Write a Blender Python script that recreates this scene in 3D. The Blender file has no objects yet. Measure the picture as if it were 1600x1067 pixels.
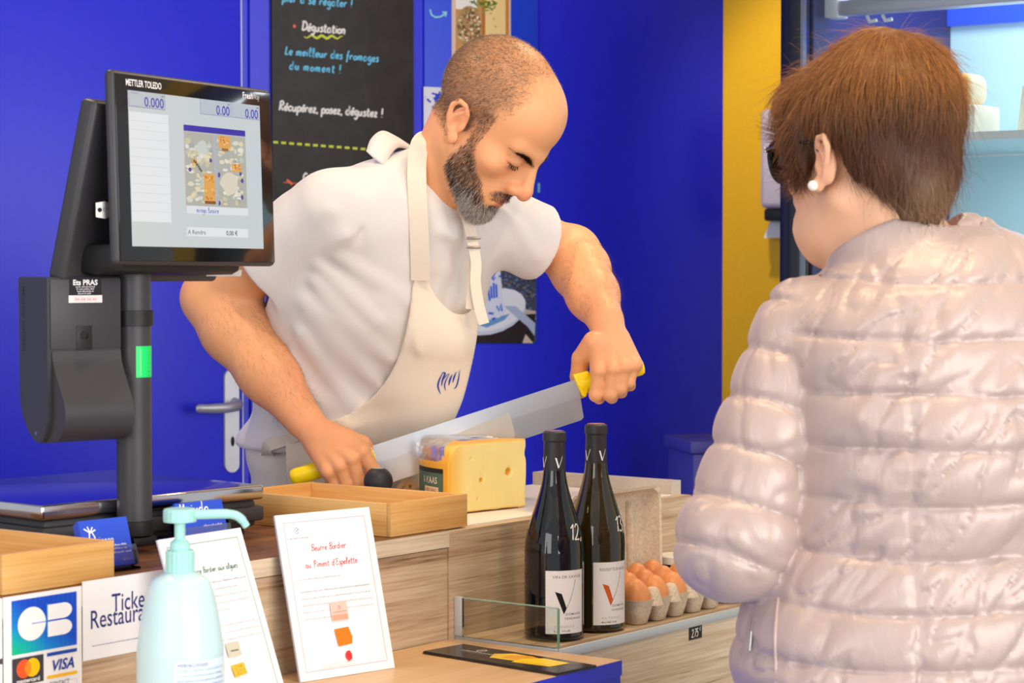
import bpy, bmesh, math, random
import numpy as np
from mathutils import Vector, Matrix, bvhtree
random.seed(7)
rng = np.random.default_rng(11)
scene = bpy.context.scene
COL = scene.collection

# ------------------------------------------------------------------ camera
FPX, CX, CY = 3500.0, 800.0, 533.5
PITCH = math.atan(118.5/FPX)
CAMZ = 1.375
cam = bpy.data.objects.new('camera', bpy.data.cameras.new('camera'))
COL.objects.link(cam)
cam.location = (0, 0, CAMZ)
cam.rotation_euler = (math.pi/2-PITCH, 0, 0)
cam.data.sensor_width = 36.0
cam.data.lens = FPX*36.0/1600.0
cam.data.clip_start = .05
cam.data.dof.use_dof = True
cam.data.dof.focus_distance = 3.33
cam.data.dof.aperture_fstop = 10.0
scene.camera = cam

# ------------------------------------------------------------------ light
world = bpy.data.worlds.new('world')
scene.world = world
world.use_nodes = True
bg = world.node_tree.nodes['Background']
bg.inputs[0].default_value = (.93, .97, 1.0, 1)
bg.inputs[1].default_value = .72

def area(name, loc, target, sx, sy, power, col):
    d = bpy.data.lights.new(name, 'AREA'); d.shape = 'RECTANGLE'
    d.size, d.size_y, d.energy, d.color = sx, sy, power, col
    o = bpy.data.objects.new(name, d); COL.objects.link(o)
    o.location = loc
    o.rotation_euler = (Vector(target)-Vector(loc)).to_track_quat('-Z', 'Y').to_euler()
    return o
# daylight through the shop front behind the camera, and the warm ceiling spots over the counter
area('shop_front_daylight', (3.5, -2.0, 1.9), (.1, 3.7, 1.1), 4.4, 2.4, 245, (1.0, .98, .96))
area('shop_front_daylight', (-2.2, -1.6, 1.9), (.4, 3.6, 1.2), 2.4, 2.2, 66, (1.0, .98, .97))  # weaker second light from the left, added for the yellow wall
def spot(name, loc, target, power, angle, col=(1, .74, .45), size=.04):
    d = bpy.data.lights.new(name, 'SPOT'); d.energy, d.color = power, col
    d.spot_size, d.spot_blend, d.shadow_soft_size = math.radians(angle), .6, size
    o = bpy.data.objects.new(name, d); COL.objects.link(o)
    o.location = loc
    o.rotation_euler = (Vector(target)-Vector(loc)).to_track_quat('-Z', 'Y').to_euler()
    return o
spot('ceiling_spot', (.55, 4.05, 2.75), (.02, 3.45, 1.4), 48, 75)
spot('ceiling_spot', (.75, 2.1, 2.75), (.75, 2.75, 1.5), 36, 75)
spot('ceiling_spot', (-.9, 3.4, 2.75), (-.4, 3.3, 1.0), 36, 80)
spot('ceiling_spot', (.35, 4.75, 2.75), (.80, 5.5, 1.5), 48, 44, (1, .86, .6))  # added spot that brightens the yellow wall, no known lamp
spot('ceiling_spot', (.1, 2.3, 2.75), (.2, 3.1, 1.0), 36, 80)

vs = scene.view_settings
vs.view_transform = 'Standard'; vs.look = 'None'; vs.gamma = 1.0; vs.exposure = 0.0
vs.use_curve_mapping = False

# ------------------------------------------------------------------ helpers
_c, _s = math.cos(PITCH), math.sin(PITCH)
def ray(px, py):
    xr, yu = (px-CX)/FPX, -(py-CY)/FPX
    return Vector((xr, _c+yu*_s, -_s+yu*_c))
def P(px, py, Y):                       # the place seen at a pixel, at distance Y along the floor
    r = ray(px, py); return Vector((0, 0, CAMZ))+r*(Y/r.y)
def PZ(px, py, z):                      # ... on the level z
    r = ray(px, py); return Vector((0, 0, CAMZ))+r*((z-CAMZ)/r.z)
def PP(px, py, p0, n):                  # ... on a plane
    r = ray(px, py); o = Vector((0, 0, CAMZ))
    return o+r*((Vector(p0)-o).dot(n)/r.dot(n))
def lin(c):
    c = c/255.0
    return c/12.92 if c <= .04045 else ((c+.055)/1.055)**2.4
def rgb(r, g, b): return (lin(r), lin(g), lin(b), 1.0)

class Frame:                            # a local frame: p = o + a*u + b*v + z*w
    def __init__(s, o, u, v=None, w=(0, 0, 1)):
        s.o, s.u, s.w = Vector(o), Vector(u).normalized(), Vector(w).normalized()
        s.v = Vector(v).normalized() if v is not None else s.w.cross(s.u)
    def __call__(s, a, b, z): return s.o+s.u*a+s.v*b+s.w*z
UV_ = Vector((.6, .8, 0)); VV = Vector((-.8, .6, 0))
K = Frame((-.079, 3.152, 0), UV_, VV)   # the counter: a along it, b into the shop
WT = 25
WU = Vector((math.cos(math.radians(WT)), math.sin(math.radians(WT)), 0))
WN = Vector((WU.y, -WU.x, 0))           # faces the shop
WL = Frame((-.641, 5.1, 0), WU, WN)     # back wall: a along it, b out of it
def wall_at(px, py, off=0):
    p = PP(px, py, WL.o+WN*off, WN); d = p-WL.o
    return d.dot(WU), p.z

def meta(o, label=None, cat=None, group=None, kind=None):
    if label: o['label'] = label
    if cat: o['category'] = cat
    if group: o['group'] = group
    if kind: o['kind'] = kind
    return o
def empty(name, loc, label=None, cat=None, group=None, kind=None):
    o = bpy.data.objects.new(name, None); COL.objects.link(o)
    o.location = loc; o.empty_display_size = .05
    return meta(o, label, cat, group, kind)
def world_loc(o):
    l = Vector(o.location)
    while o.parent: o = o.parent; l = l+Vector(o.location)
    return l
def mk(name, verts, faces, mat, parent=None, smooth=False, cols=None, origin=None, fmat=None, autosmooth=None):
    """one mesh object; verts are world coordinates"""
    V = np.asarray([tuple(v) for v in verts] if not isinstance(verts, np.ndarray) else verts, dtype=np.float64).reshape(-1, 3)
    if parent is not None: org = np.array(world_loc(parent))
    elif origin is not None: org = np.array(origin)
    else: org = np.array([(V[:, 0].min()+V[:, 0].max())/2, (V[:, 1].min()+V[:, 1].max())/2, V[:, 2].min()])
    me = bpy.data.meshes.new(name)
    L = V-org
    if isinstance(faces, np.ndarray) and faces.ndim == 2:
        nf, k = faces.shape
        me.vertices.add(len(L)); me.vertices.foreach_set('co', L.astype(np.float32).ravel())
        me.loops.add(nf*k); me.loops.foreach_set('vertex_index', faces.astype(np.int32).ravel())
        me.polygons.add(nf); me.polygons.foreach_set('loop_start', np.arange(0, nf*k, k, dtype=np.int32))
        me.update(calc_edges=True); me.validate()
    else:
        me.from_pydata([tuple(v) for v in L], [], [tuple(f) for f in faces]); me.update()
    mats = mat if isinstance(mat, (list, tuple)) else [mat]
    for m in mats: me.materials.append(m)
    if fmat is not None:
        me.polygons.foreach_set('material_index', np.asarray(fmat, dtype=np.int32))
    if smooth: me.polygons.foreach_set('use_smooth', np.ones(len(me.polygons), dtype=bool))
    if cols is not None:
        at = me.color_attributes.new('Col', 'FLOAT_COLOR', 'POINT')
        C4 = np.ones((len(L), 4), dtype=np.float32); C4[:, :3] = np.asarray(cols)[:, :3]
        at.data.foreach_set('color', C4.ravel())
    if autosmooth is not None and hasattr(me, 'set_sharp_from_angle'):
        me.polygons.foreach_set('use_smooth', np.ones(len(me.polygons), dtype=bool))
        me.set_sharp_from_angle(angle=math.radians(autosmooth))
    o = bpy.data.objects.new(name, me); COL.objects.link(o)
    if parent is not None: o.parent = parent
    else: o.location = org
    return o
def bm_mk(name, bm, mat, parent=None, smooth=False, origin=None, autosmooth=None):
    bm.verts.index_update()
    vs_ = [v.co.copy() for v in bm.verts]; fs = [[v.index for v in f.verts] for f in bm.faces]
    bm.free()
    return mk(name, vs_, fs, mat, parent, smooth, origin=origin, autosmooth=autosmooth)
def bm_box(bm, fr, a, b, z, bev=0, seg=2):
    t = bmesh.new()
    vs_ = [t.verts.new(fr(aa, bb, zz)) for aa in a for bb in b for zz in z]
    for f in ((0, 1, 3, 2), (4, 6, 7, 5), (0, 4, 5, 1), (2, 3, 7, 6), (0, 2, 6, 4), (1, 5, 7, 3)):
        t.faces.new([vs_[i] for i in f])
    bmesh.ops.recalc_face_normals(t, faces=t.faces)
    if bev:
        bmesh.ops.bevel(t, geom=list(t.edges), offset=bev, segments=seg, profile=.5, affect='EDGES', clamp_overlap=True)
    bm_add(bm, t)
def bm_add(bm, t):
    t.verts.index_update(); m = [bm.verts.new(v.co) for v in t.verts]
    for f in t.faces: bm.faces.new([m[v.index] for v in f.verts])
    t.free()
def box(name, fr, a, b, z, mat, parent=None, bev=0, seg=2, origin=None):
    bm = bmesh.new(); bm_box(bm, fr, a, b, z, bev, seg)
    return bm_mk(name, bm, mat, parent, origin=origin, autosmooth=40 if bev else None)
def loft(rings, caps=True, closed=True):
    V, F = [], []; n = len(rings[0])
    for r in rings: V += [Vector(p) for p in r]
    for i in range(len(rings)-1):
        for j in range(n if closed else n-1):
            k = (j+1) % n
            F.append((i*n+j, i*n+k, (i+1)*n+k, (i+1)*n+j))
    if caps:
        F.append(tuple(range(n-1, -1, -1))); F.append(tuple((len(rings)-1)*n+j for j in range(n)))
    return V, F
def lathe(name, prof, mat, at=(0, 0, 0), parent=None, n=40, caps=True, axis=None, smooth=40, origin=None):
    fr = Frame(at, (1, 0, 0)) if axis is None else axis
    rings = [[fr(r*math.cos(2*math.pi*i/n), r*math.sin(2*math.pi*i/n), z) for i in range(n)] for r, z in prof]
    V, F = loft(rings, caps)
    return mk(name, V, F, mat, parent, autosmooth=smooth, origin=origin)
def catmull(pts, n=8):
    pts = [Vector(p) for p in pts]
    if len(pts) < 3: return pts
    q = [pts[0]*2-pts[1]]+pts+[pts[-1]*2-pts[-2]]; out = []
    for i in range(1, len(q)-2):
        for k in range(n):
            t = k/n; a, b, c, d = q[i-1:i+3]
            out.append(.5*((2*b)+(c-a)*t+(2*a-5*b+4*c-d)*t*t+(3*b-a-3*c+d)*t**3))
    out.append(pts[-1]); return out
def tube_geo(pts, rad, n=10, flat=1.0, up=None):
    pts = [Vector(p) for p in pts]; rings = []; prev = None
    for i, p in enumerate(pts):
        t = (pts[min(i+1, len(pts)-1)]-pts[max(i-1, 0)]).normalized()
        if prev is None:
            ref = Vector(up) if up is not None else (Vector((0, 0, 1)) if abs(t.z) < .9 else Vector((1, 0, 0)))
            x = (ref-t*ref.dot(t)).normalized()
        else: x = (prev-t*prev.dot(t)).normalized()
        prev = x; y = t.cross(x)
        r = rad[i] if isinstance(rad, (list, tuple)) else rad
        rings.append([p+x*(r*math.cos(2*math.pi*k/n))+y*(r*flat*math.sin(2*math.pi*k/n)) for k in range(n)])
    return loft(rings)
def tube(name, pts, rad, mat, parent=None, n=10, flat=1.0, up=None, origin=None):
    V, F = tube_geo(pts, rad, n, flat, up)
    return mk(name, V, F, mat, parent, autosmooth=50, origin=origin)

# ------------------------------------------------------------------ materials
class NT:
    def __init__(s, m): s.t = m.node_tree; s.b = s.t.nodes['Principled BSDF']
    def n(s, typ, **kw):
        x = s.t.nodes.new(typ)
        for k, v in kw.items():
            if k.startswith('i_'): x.inputs[k[2:].replace('_', ' ')].default_value = v
            else: setattr(x, k, v)
        return x
    def l(s, a, b): s.t.links.new(a, b)
    def ramp(s, fac, stops):
        r = s.n('ShaderNodeValToRGB'); e = r.color_ramp.elements
        while len(e) < len(stops): e.new(.5)
        for k, (p, c) in enumerate(stops): e[k].position = p; e[k].color = c
        s.l(fac, r.inputs[0]); return r.outputs[0]
    def coords(s, scale=(1, 1, 1), rot=(0, 0, 0), kind='Object'):
        tc = s.n('ShaderNodeTexCoord'); mp = s.n('ShaderNodeMapping')
        mp.inputs['Scale'].default_value = scale; mp.inputs['Rotation'].default_value = rot
        s.l(tc.outputs[kind], mp.inputs[0]); return mp.outputs[0]
    def noise(s, vec, scale, detail=4, rough=.55, dist=0):
        x = s.n('ShaderNodeTexNoise'); x.inputs['Scale'].default_value = scale; x.inputs['Detail'].default_value = detail
        x.inputs['Roughness'].default_value = rough; x.inputs['Distortion'].default_value = dist
        s.l(vec, x.inputs['Vector']); return x.outputs[0]
    def bump(s, h, strength=.3, dist=.002):
        x = s.n('ShaderNodeBump'); x.inputs['Strength'].default_value = strength; x.inputs['Distance'].default_value = dist
        s.l(h, x.inputs['Height']); s.l(x.outputs[0], s.b.inputs['Normal']); return x
def mat(name, color, rough=.5, metal=0, coat=0, spec=.5, trans=0, ior=1.45, emit=None, estr=0, sss=0, sheen=0, alpha=1):
    m = bpy.data.materials.new(name); m.use_nodes = True
    b = m.node_tree.nodes['Principled BSDF']; i = b.inputs
    i['Base Color'].default_value = color; i['Roughness'].default_value = rough; i['Metallic'].default_value = metal
    i['Coat Weight'].default_value = coat; i['Specular IOR Level'].default_value = spec
    i['Transmission Weight'].default_value = trans; i['IOR'].default_value = ior
    i['Sheen Weight'].default_value = sheen; i['Alpha'].default_value = alpha
    if sss:
        i['Subsurface Weight'].default_value = sss; i['Subsurface Radius'].default_value = (.012, .005, .003); i['Subsurface Scale'].default_value = .6
    if emit: i['Emission Color'].default_value = emit; i['Emission Strength'].default_value = estr
    return m
def fine(m, scale=300, amt=.08, bump=.1, dist=.0005):
    """slight grain in colour and relief"""
    t = NT(m); c = t.coords(); h = t.noise(c, scale, 3)
    base = tuple(t.b.inputs['Base Color'].default_value)
    lo = tuple(max(0, x*(1-amt)) for x in base[:3])+(1,); hi = tuple(min(1, x*(1+amt)) for x in base[:3])+(1,)
    t.l(t.ramp(h, [(.3, lo), (.7, hi)]), t.b.inputs['Base Color'])
    if bump: t.bump(h, bump, dist)
    return m
def rotz_of(u): return math.atan2(u.y, u.x)
def wood(name, stops, axis_rot, grain=(1.2, 30, 30), rough=.45, bump=.15, plank=0, scale=6, fine_scale=90):
    """grain runs along the local x of the rotated object coordinates"""
    m = mat(name, (1, 1, 1, 1), rough); t = NT(m)
    tc = t.n('ShaderNodeTexCoord'); mp0 = t.n('ShaderNodeMapping'); mp0.inputs['Rotation'].default_value = axis_rot
    t.l(tc.outputs['Object'], mp0.inputs[0])
    mp = t.n('ShaderNodeMapping'); mp.inputs['Scale'].default_value = grain; t.l(mp0.outputs[0], mp.inputs[0])
    big = t.noise(mp.outputs[0], scale/6, 5, .6, .8)
    mp2 = t.n('ShaderNodeMapping'); mp2.inputs['Scale'].default_value = (grain[0]*2.2, grain[1]*5, grain[2]*5); t.l(mp0.outputs[0], mp2.inputs[0])
    small = t.noise(mp2.outputs[0], scale/3, 4, .65)
    mx = t.n('ShaderNodeMix'); mx.data_type = 'FLOAT'; mx.inputs[0].default_value = .45
    t.l(big, mx.inputs[2]); t.l(small, mx.inputs[3])
    t.l(t.ramp(mx.outputs[0], stops), t.b.inputs['Base Color'])
    t.bump(small, bump, .002)
    return m
def vcol_mat(name, rough=.6, spec=.3, sss=0, emit=0):
    m = mat(name, (1, 1, 1, 1), rough, spec=spec, sss=sss); t = NT(m)
    a = t.n('ShaderNodeVertexColor'); a.layer_name = 'Col'
    t.l(a.outputs[0], t.b.inputs['Base Color'])
    if emit:
        t.l(a.outputs[0], t.b.inputs['Emission Color']); t.b.inputs['Emission Strength'].default_value = emit
    return m
M = {}
ru = -math.atan2(.8, .6)
M['oak'] = wood('oak_panel', [(.36, rgb(128, 98, 72)), (.44, rgb(186, 155, 122)), (.55, rgb(212, 187, 156)), (.68, rgb(226, 206, 180))], (0, 0, ru), (1.5, 22, 22), .5, .5)
M['oak_pale'] = wood('pale_oak_panel', [(.34, rgb(150, 122, 96)), (.42, rgb(205, 182, 152)), (.55, rgb(226, 208, 182)), (.7, rgb(236, 222, 200))], (0, 0, ru), (1.5, 24, 24), .5, .5)
M['walnut'] = wood('walnut_top', [(.3, rgb(74, 44, 26)), (.5, rgb(124, 82, 52)), (.7, rgb(160, 112, 76))], (0, 0, ru), (2, 26, 26), .35, .2)
M['beech'] = wood('beech_top', [(.3, rgb(206, 164, 116)), (.5, rgb(224, 184, 138)), (.7, rgb(236, 202, 160))], (0, 0, ru), (1.2, 20, 20), .4, .1)
M['bamboo'] = wood('bamboo', [(.3, rgb(206, 148, 76)), (.48, rgb(226, 174, 102)), (.7, rgb(240, 200, 136))], (0, 0, ru), (1.5, 34, 34), .42, .1)
rv = -math.atan2(.6, -.8)
M['bamboo_v'] = wood('bamboo_cross', [(.3, rgb(206, 148, 76)), (.48, rgb(226, 174, 102)), (.7, rgb(240, 200, 136))], (0, 0, rv), (1.5, 34, 34), .42, .1)
M['blue_wall'] = fine(mat('blue_wall_paint', rgb(32, 39, 226), .36), 60, .03, .06)
M['blue_door'] = fine(mat('blue_door_paint', rgb(36, 43, 228), .36), 60, .03, .06)
M['blue_poster'] = mat('blue_poster_print', rgb(8, 62, 225), .45)
M['blue_panel'] = mat('blue_laminate', rgb(36, 52, 210), .4)
M['yellow_wall'] = fine(mat('yellow_wall_paint', rgb(255, 196, 2), .5), 80, .04, .06)
M['navy'] = mat('navy_cabinet', rgb(10, 12, 62), .35)
M['navy_in'] = mat('navy_liner', rgb(14, 16, 96), .4)
M['black'] = fine(mat('black_plastic', rgb(58, 58, 62), .45), 900, .15, .25, .0003)
M['black_soft'] = mat('black_matte', rgb(26, 26, 28), .5)
M['black_gloss'] = mat('black_gloss', rgb(20, 20, 23), .1, coat=.3)
M['steel'] = mat('brushed_steel', rgb(196, 192, 188), .25, 1)
M['steel_top'] = mat('steel_plate', rgb(200, 200, 204), .13, 1)
M['alu'] = mat('satin_aluminium', rgb(204, 212, 216), .4, .35)
M['chrome'] = mat('chrome', rgb(225, 222, 215), .12, 1)
M['white'] = mat('white_laminate', rgb(240, 236, 228), .4)
M['paper'] = mat('white_card', rgb(244, 245, 248), .5)
M['greige'] = fine(mat('greige_laminate', rgb(206, 194, 180), .5), 120, .05, .05)
M['glass'] = mat('clear_glass', (1, 1, 1, 1), .0, trans=1, ior=1.5)
M['print'] = vcol_mat('flat_print', .55)
M['print_gloss'] = vcol_mat('glossy_print', .3)
M['screen'] = vcol_mat('lit_screen', .12, .5, emit=.86)
_t = M['screen'].node_tree; [_t.links.remove(l) for l in list(_t.links) if l.to_socket.name == 'Base Color']
_t.nodes['Principled BSDF'].inputs['Base Color'].default_value = (.004, .004, .005, 1)
M['floor'] = fine(mat('grey_floor', rgb(168, 160, 150), .35), 14, .08, .03)
M['ceil'] = fine(mat('ceiling_paint', rgb(232, 230, 226), .7), 40, .03, .05)

# thin real panes: clear, refracting nothing, with a surface reflection
def pane_mat(name, tint=(1, 1, 1, 1), ior=1.45, rough=.02):
    m = bpy.data.materials.new(name); m.use_nodes = True; t = m.node_tree
    t.nodes.remove(t.nodes['Principled BSDF']); out = t.nodes['Material Output']
    tr = t.nodes.new('ShaderNodeBsdfTransparent'); tr.inputs[0].default_value = tint
    gl = t.nodes.new('ShaderNodeBsdfGlossy'); gl.inputs['Roughness'].default_value = rough
    lw = t.nodes.new('ShaderNodeFresnel'); lw.inputs[0].default_value = ior
    mx = t.nodes.new('ShaderNodeMixShader')
    t.links.new(lw.outputs[0], mx.inputs[0]); t.links.new(tr.outputs[0], mx.inputs[1]); t.links.new(gl.outputs[0], mx.inputs[2])
    t.links.new(mx.outputs[0], out.inputs[0]); return m
M['pane'] = pane_mat('display_pane', (.93, .96, .95, 1))
M['acrylic'] = pane_mat('clear_acrylic', (.93, .92, .95, 1))

# ------------------------------------------------------------------ flat print: polygons, ribbons, lettering
class Print:
    """flat print laid on a surface by fn(x, y, lift) -> world point; every layer lifts a little"""
    def __init__(s, fn, lift=.0002): s.fn, s.l0, s.V, s.F, s.C, s.k = fn, lift, [], [], [], 0
    def _add(s, pts, faces, col):
        s.k += 1; b = len(s.V); h = s.l0+s.k*4e-6
        for x, y in pts: s.V.append(s.fn(x, y, h)); s.C.append(col)
        for f in faces: s.F.append(tuple(b+i for i in f))
    def poly(s, pts, col): s._add(pts, [tuple(range(len(pts)))], col)
    def bent(s, pts, col, n=12):
        """a convex polygon cut into strips so that it can follow a curved surface"""
        xs = np.linspace(min(p[0] for p in pts), max(p[0] for p in pts), n+1); q, fs = [], []; m = len(pts)
        for i, x in enumerate(xs):
            x = min(max(x, xs[0]+1e-7), xs[-1]-1e-7); ys = []
            for a, b in zip(pts, pts[1:]+pts[:1]):
                if (a[0]-x)*(b[0]-x) <= 0 and a[0] != b[0]: ys.append(a[1]+(b[1]-a[1])*(x-a[0])/(b[0]-a[0]))
            q += [(x, min(ys)), (x, max(ys))]
            if i: fs.append((2*i-2, 2*i, 2*i+1, 2*i-1))
        s._add(q, fs, col)
    def rect(s, x0, y0, x1, y1, col, n=1):
        pts, fs = [], []
        for i in range(n+1):
            x = x0+(x1-x0)*i/n; pts += [(x, y0), (x, y1)]
            if i: fs.append((2*i-2, 2*i, 2*i+1, 2*i-1))
        s._add(pts, fs, col)
    def ell(s, x, y, rx, ry, col, n=28, a0=0, a1=2*math.pi, rot=0):
        p = []
        for i in range(n+(0 if abs(a1-a0-2*math.pi) < 1e-6 else 1)):
            a = a0+(a1-a0)*i/n; ex, ey = rx*math.cos(a), ry*math.sin(a)
            p.append((x+ex*math.cos(rot)-ey*math.sin(rot), y+ex*math.sin(rot)+ey*math.cos(rot)))
        s.poly(p, col)
    def line(s, pts, w, col, taper=False):
        p = [Vector((a, b, 0)) for a, b in pts]
        if len(p) < 2: return
        q, fs = [], []
        for i in range(len(p)):
            t = p[min(i+1, len(p)-1)]-p[max(i-1, 0)]
            if t.length < 1e-9: t = Vector((1, 0, 0))
            t.normalize(); nn = Vector((-t.y, t.x, 0))
            ww = w*.5*((1-.75*abs(2*i/(len(p)-1)-1)**2) if taper else 1)
            q += [tuple((p[i]+nn*ww)[:2]), tuple((p[i]-nn*ww)[:2])]
            if i: fs.append((2*i-2, 2*i-1, 2*i+1, 2*i))
        s._add(q, fs, col)
    def frame(s, x0, y0, x1, y1, w, col):
        s.rect(x0, y0, x1, y0+w, col); s.rect(x0, y1-w, x1, y1, col); s.rect(x0, y0, x0+w, y1, col); s.rect(x1-w, y0, x1, y1, col)
    def hand(s, text, x, y, h, w, col, slant=.15, sp=2.2, jit=.0, sy=1.0):
        """written with a pen: h is the x-height; returns the end x"""
        k = h/10.0; cx = x
        for ch in text:
            if ch == ' ': cx += 8*k; continue
            g = GLYPH.get(ch)
            if g is None: cx += 6*k; continue
            mx = 0
            for st in g:
                pts = [((gx+slant*gy), gy*sy) for gx, gy in st]; mx = max(mx, max(gx for gx, gy in st))
                pp = catmull([(a, b, 0) for a, b in pts], 5) if len(pts) > 2 else [Vector((a, b, 0)) for a, b in pts]
                dy = random.uniform(-jit, jit)
                s.line([(cx+v.x*k, y+(v.y+dy)*k) for v in pp], w, col)
            cx += (mx+sp)*k
        return cx
    def hand_w(s, text, h, sp=2.2):
        k = h/10.0; cx = 0
        for ch in text:
            if ch == ' ': cx += 8*k; continue
            g = GLYPH.get(ch); cx += ((max(a for st in g for a, b in st) if g else 4)+sp)*k
        return cx
    def type(s, text, x, y, h, col, bold=0, align='l', sx=1.0, shear=0, space=1.0, fit=None):
        V, F = type_geo(text, bold, shear, space)
        if not len(V): return
        W = V[:, 0].max(); k = h/.7
        if fit: sx = fit/(W*k)
        off = {'l': 0, 'c': -W*k*sx/2, 'r': -W*k*sx}[align]
        s._add([(x+off+a*k*sx, y+b*k) for a, b in V], F, col)
    def words(s, x0, y, x1, h, col, gap=.35):
        """a line of body text too small to read"""
        x = x0
        while x < x1-h:
            n = random.choice([1.5, 2.5, 3.5, 5, 6])*h*.7; e = min(x+n, x1)
            q = x
            while q < e-h*.2:
                hh = h*random.choice([.55, .55, .6, .9]); s.rect(q, y, q+h*.28, y+hh, col); q += h*.5
            x = e+h*gap
    def build(s, name, parent=None, mat_=None):
        return mk(name, s.V, s.F, mat_ or M['print'], parent, cols=s.C)
_tc = {}
def type_geo(text, bold, shear, space):
    key = (text, bold, shear, space)
    if key in _tc: return _tc[key]
    cu = bpy.data.curves.new('lettering', 'FONT'); cu.body = text; cu.offset = bold; cu.shear = shear
    cu.space_character = space; cu.resolution_u = 3; cu.fill_mode = 'BOTH'
    o = bpy.data.objects.new('lettering', cu); me = o.to_mesh()
    V = np.array([v.co[:2] for v in me.vertices]); F = [tuple(p.vertices) for p in me.polygons]
    if len(V): V[:, 0] -= V[:, 0].min()
    o.to_mesh_clear(); bpy.data.objects.remove(o); bpy.data.curves.remove(cu)
    _tc[key] = (V, F); return _tc[key]
def _g(sx): return [[tuple(float(q) for q in p.split(',')) for p in st.split()] for st in sx.split(';')]
GLYPH = {k: _g(v) for k, v in {
 'a': '8,9 4,10 1,6 2,1 5,0 8,3 8,9 8,2 10,0', 'b': '1,20 1,0;1,5 4,9 7,8 8,4 6,0 3,0 1,2', 'c': '8,8 5,10 1,7 1,3 4,0 8,2',
 'd': '8,9 4,10 1,6 2,1 5,0 8,4 8,20 8,2 10,0', 'e': '1,5 7,6 7,9 5,10 1,7 1,3 4,0 8,2', 'f': '7,18 5,20 4,16 3,0 2,-8;0,9 7,10',
 'g': '8,9 4,10 1,6 3,1 6,2 8,9 8,-4 5,-9 1,-6', 'h': '1,20 1,0;1,6 4,10 7,8 7,0', 'i': '2,10 2,2 4,0;2,14 2,15', 'k': '1,20 1,0;7,10 1,5 8,0',
 'l': '1,2 4,12 4,19 2,19 2,3 4,0 6,1', 'm': '1,10 1,0;1,6 4,10 6,8 6,0;6,6 9,10 11,8 11,1 13,0', 'n': '1,10 1,0;1,6 4,10 7,8 7,1 9,0',
 'o': '5,10 1,7 1,3 4,0 8,3 8,7 5,10', 'p': '1,10 1,-9;1,7 4,10 8,7 7,1 4,0 1,2', 'q': '8,9 4,10 1,6 3,1 6,2 8,9;8,9 8,-9', 'r': '1,10 1,0;1,6 4,10 7,9',
 's': '7,9 4,10 2,8 6,4 6,1 3,0 0,1', 't': '3,17 3,2 5,0 7,1;0,11 7,12', 'u': '1,10 1,3 4,0 7,3 8,10;8,10 8,2 10,0', 'v': '1,10 4,0 8,10',
 'x': '1,10 8,0;8,10 1,0', 'y': '1,10 1,4 4,2 8,6;8,10 8,-4 5,-9 1,-6', 'z': '1,10 7,10;7,10 1,0;1,0 8,0',
 'C': '9,17 5,20 1,14 2,4 6,0 10,3', 'D': '3,20 2,0;0,19 7,20 12,13 10,4 2,0', 'L': '3,20 1,0;1,0 8,1', 'R': '2,20 1,0;0,17 5,21 9,17 7,12 2,10 10,0', 'M': '0,-4 3,18;3,18 6,4;6,4 10,18;10,18 11,-2',
 'B': '3,20 2,0;0,16 5,21 10,18 8,12 3,11 10,8 9,2 1,0', 'P': '4,20 2,0;0,15 5,21 10,18 8,11 3,10', 'E': '10,18 5,20 3,15 7,11 2,8 1,3 5,0 10,3',
 'é': '1,5 7,6 7,9 5,10 1,7 1,3 4,0 8,2;4,13 8,16', 'à': '8,9 4,10 1,6 2,1 5,0 8,3 8,9 8,2 10,0;3,16 6,13', "'": '2,20 1,15', ',': '2,2 1,-3', '!': '2,20 2,6;2,1 2,0', '.': '1,0 2,1',
 '0': '5,20 1,14 1,5 5,0 9,6 9,14 5,20', '1': '0,15 4,20;4,20 4,0', '2': '1,16 4,20 8,17 7,11 1,0;1,0 9,0', '3': '1,18 5,20 8,16 4,11 8,6 5,0 0,2',
 '5': '8,20 2,20;2,20 2,11;2,11 6,12 8,7 6,1 1,0', '7': '1,20 8,20;8,20 3,0', '9': '8,18 4,20 1,15 4,10 8,14;8,18 7,6 4,0', '€': '8,18 4,20 2,12 3,3 8,1;0,12 6,12;0,8 6,8',
}.items()}
def plane_fn(o, x, y):
    o, x, y = Vector(o), Vector(x).normalized(), Vector(y).normalized(); n = x.cross(y)
    return lambda a, b, h: o+x*a+y*b+n*h
BLACK, WHITE = rgb(22, 20, 20), rgb(245, 245, 245)
# ================================================================== the room
def quad_plane(fr, x0, x1, z0, z1, b=0): return [fr(x0, b, z0), fr(x1, b, z0), fr(x1, b, z1), fr(x0, b, z1)]
ta = lambda px, py=415: wall_at(px, py)[0]
corner = ta(1129)
T_DOOR, T_JAMB, T_REB = ta(377), ta(392), ta(390)
meta(box('floor', Frame((0, 0, 0), (1, 0, 0)), (-4.2, 4.4), (-3.2, 7.2), (-.05, 0), M['floor']), kind='structure')
meta(box('ceiling', Frame((0, 0, 0), (1, 0, 0)), (-4.2, 4.4), (-.4, 7.2), (2.95, 3.0), M['ceil']), kind='structure')
meta(box('wall_back', WL, (T_JAMB, corner), (-.12, 0), (0, 2.95), M['blue_wall']), kind='structure')
meta(box('wall_back_side', WL, (-3.0, T_DOOR-.93), (-.12, 0), (0, 2.95), M['blue_wall']), kind='structure')
meta(box('wall_back_header', WL, (T_DOOR-.93, T_JAMB), (-.12, 0), (2.2, 2.95), M['blue_wall']), kind='structure')
YU = Vector((.9, -.436, 0)).normalized(); YW = Frame(WL(corner, 0, 0), YU, (-YU.y*-1, -YU.x, 0))
YW = Frame(WL(corner, 0, 0), YU, Vector((YU.y, -YU.x, 0)))
meta(box('wall_right', YW, (0, 3.2), (-.1, 0), (0, 2.95), M['yellow_wall']), kind='structure')
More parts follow.
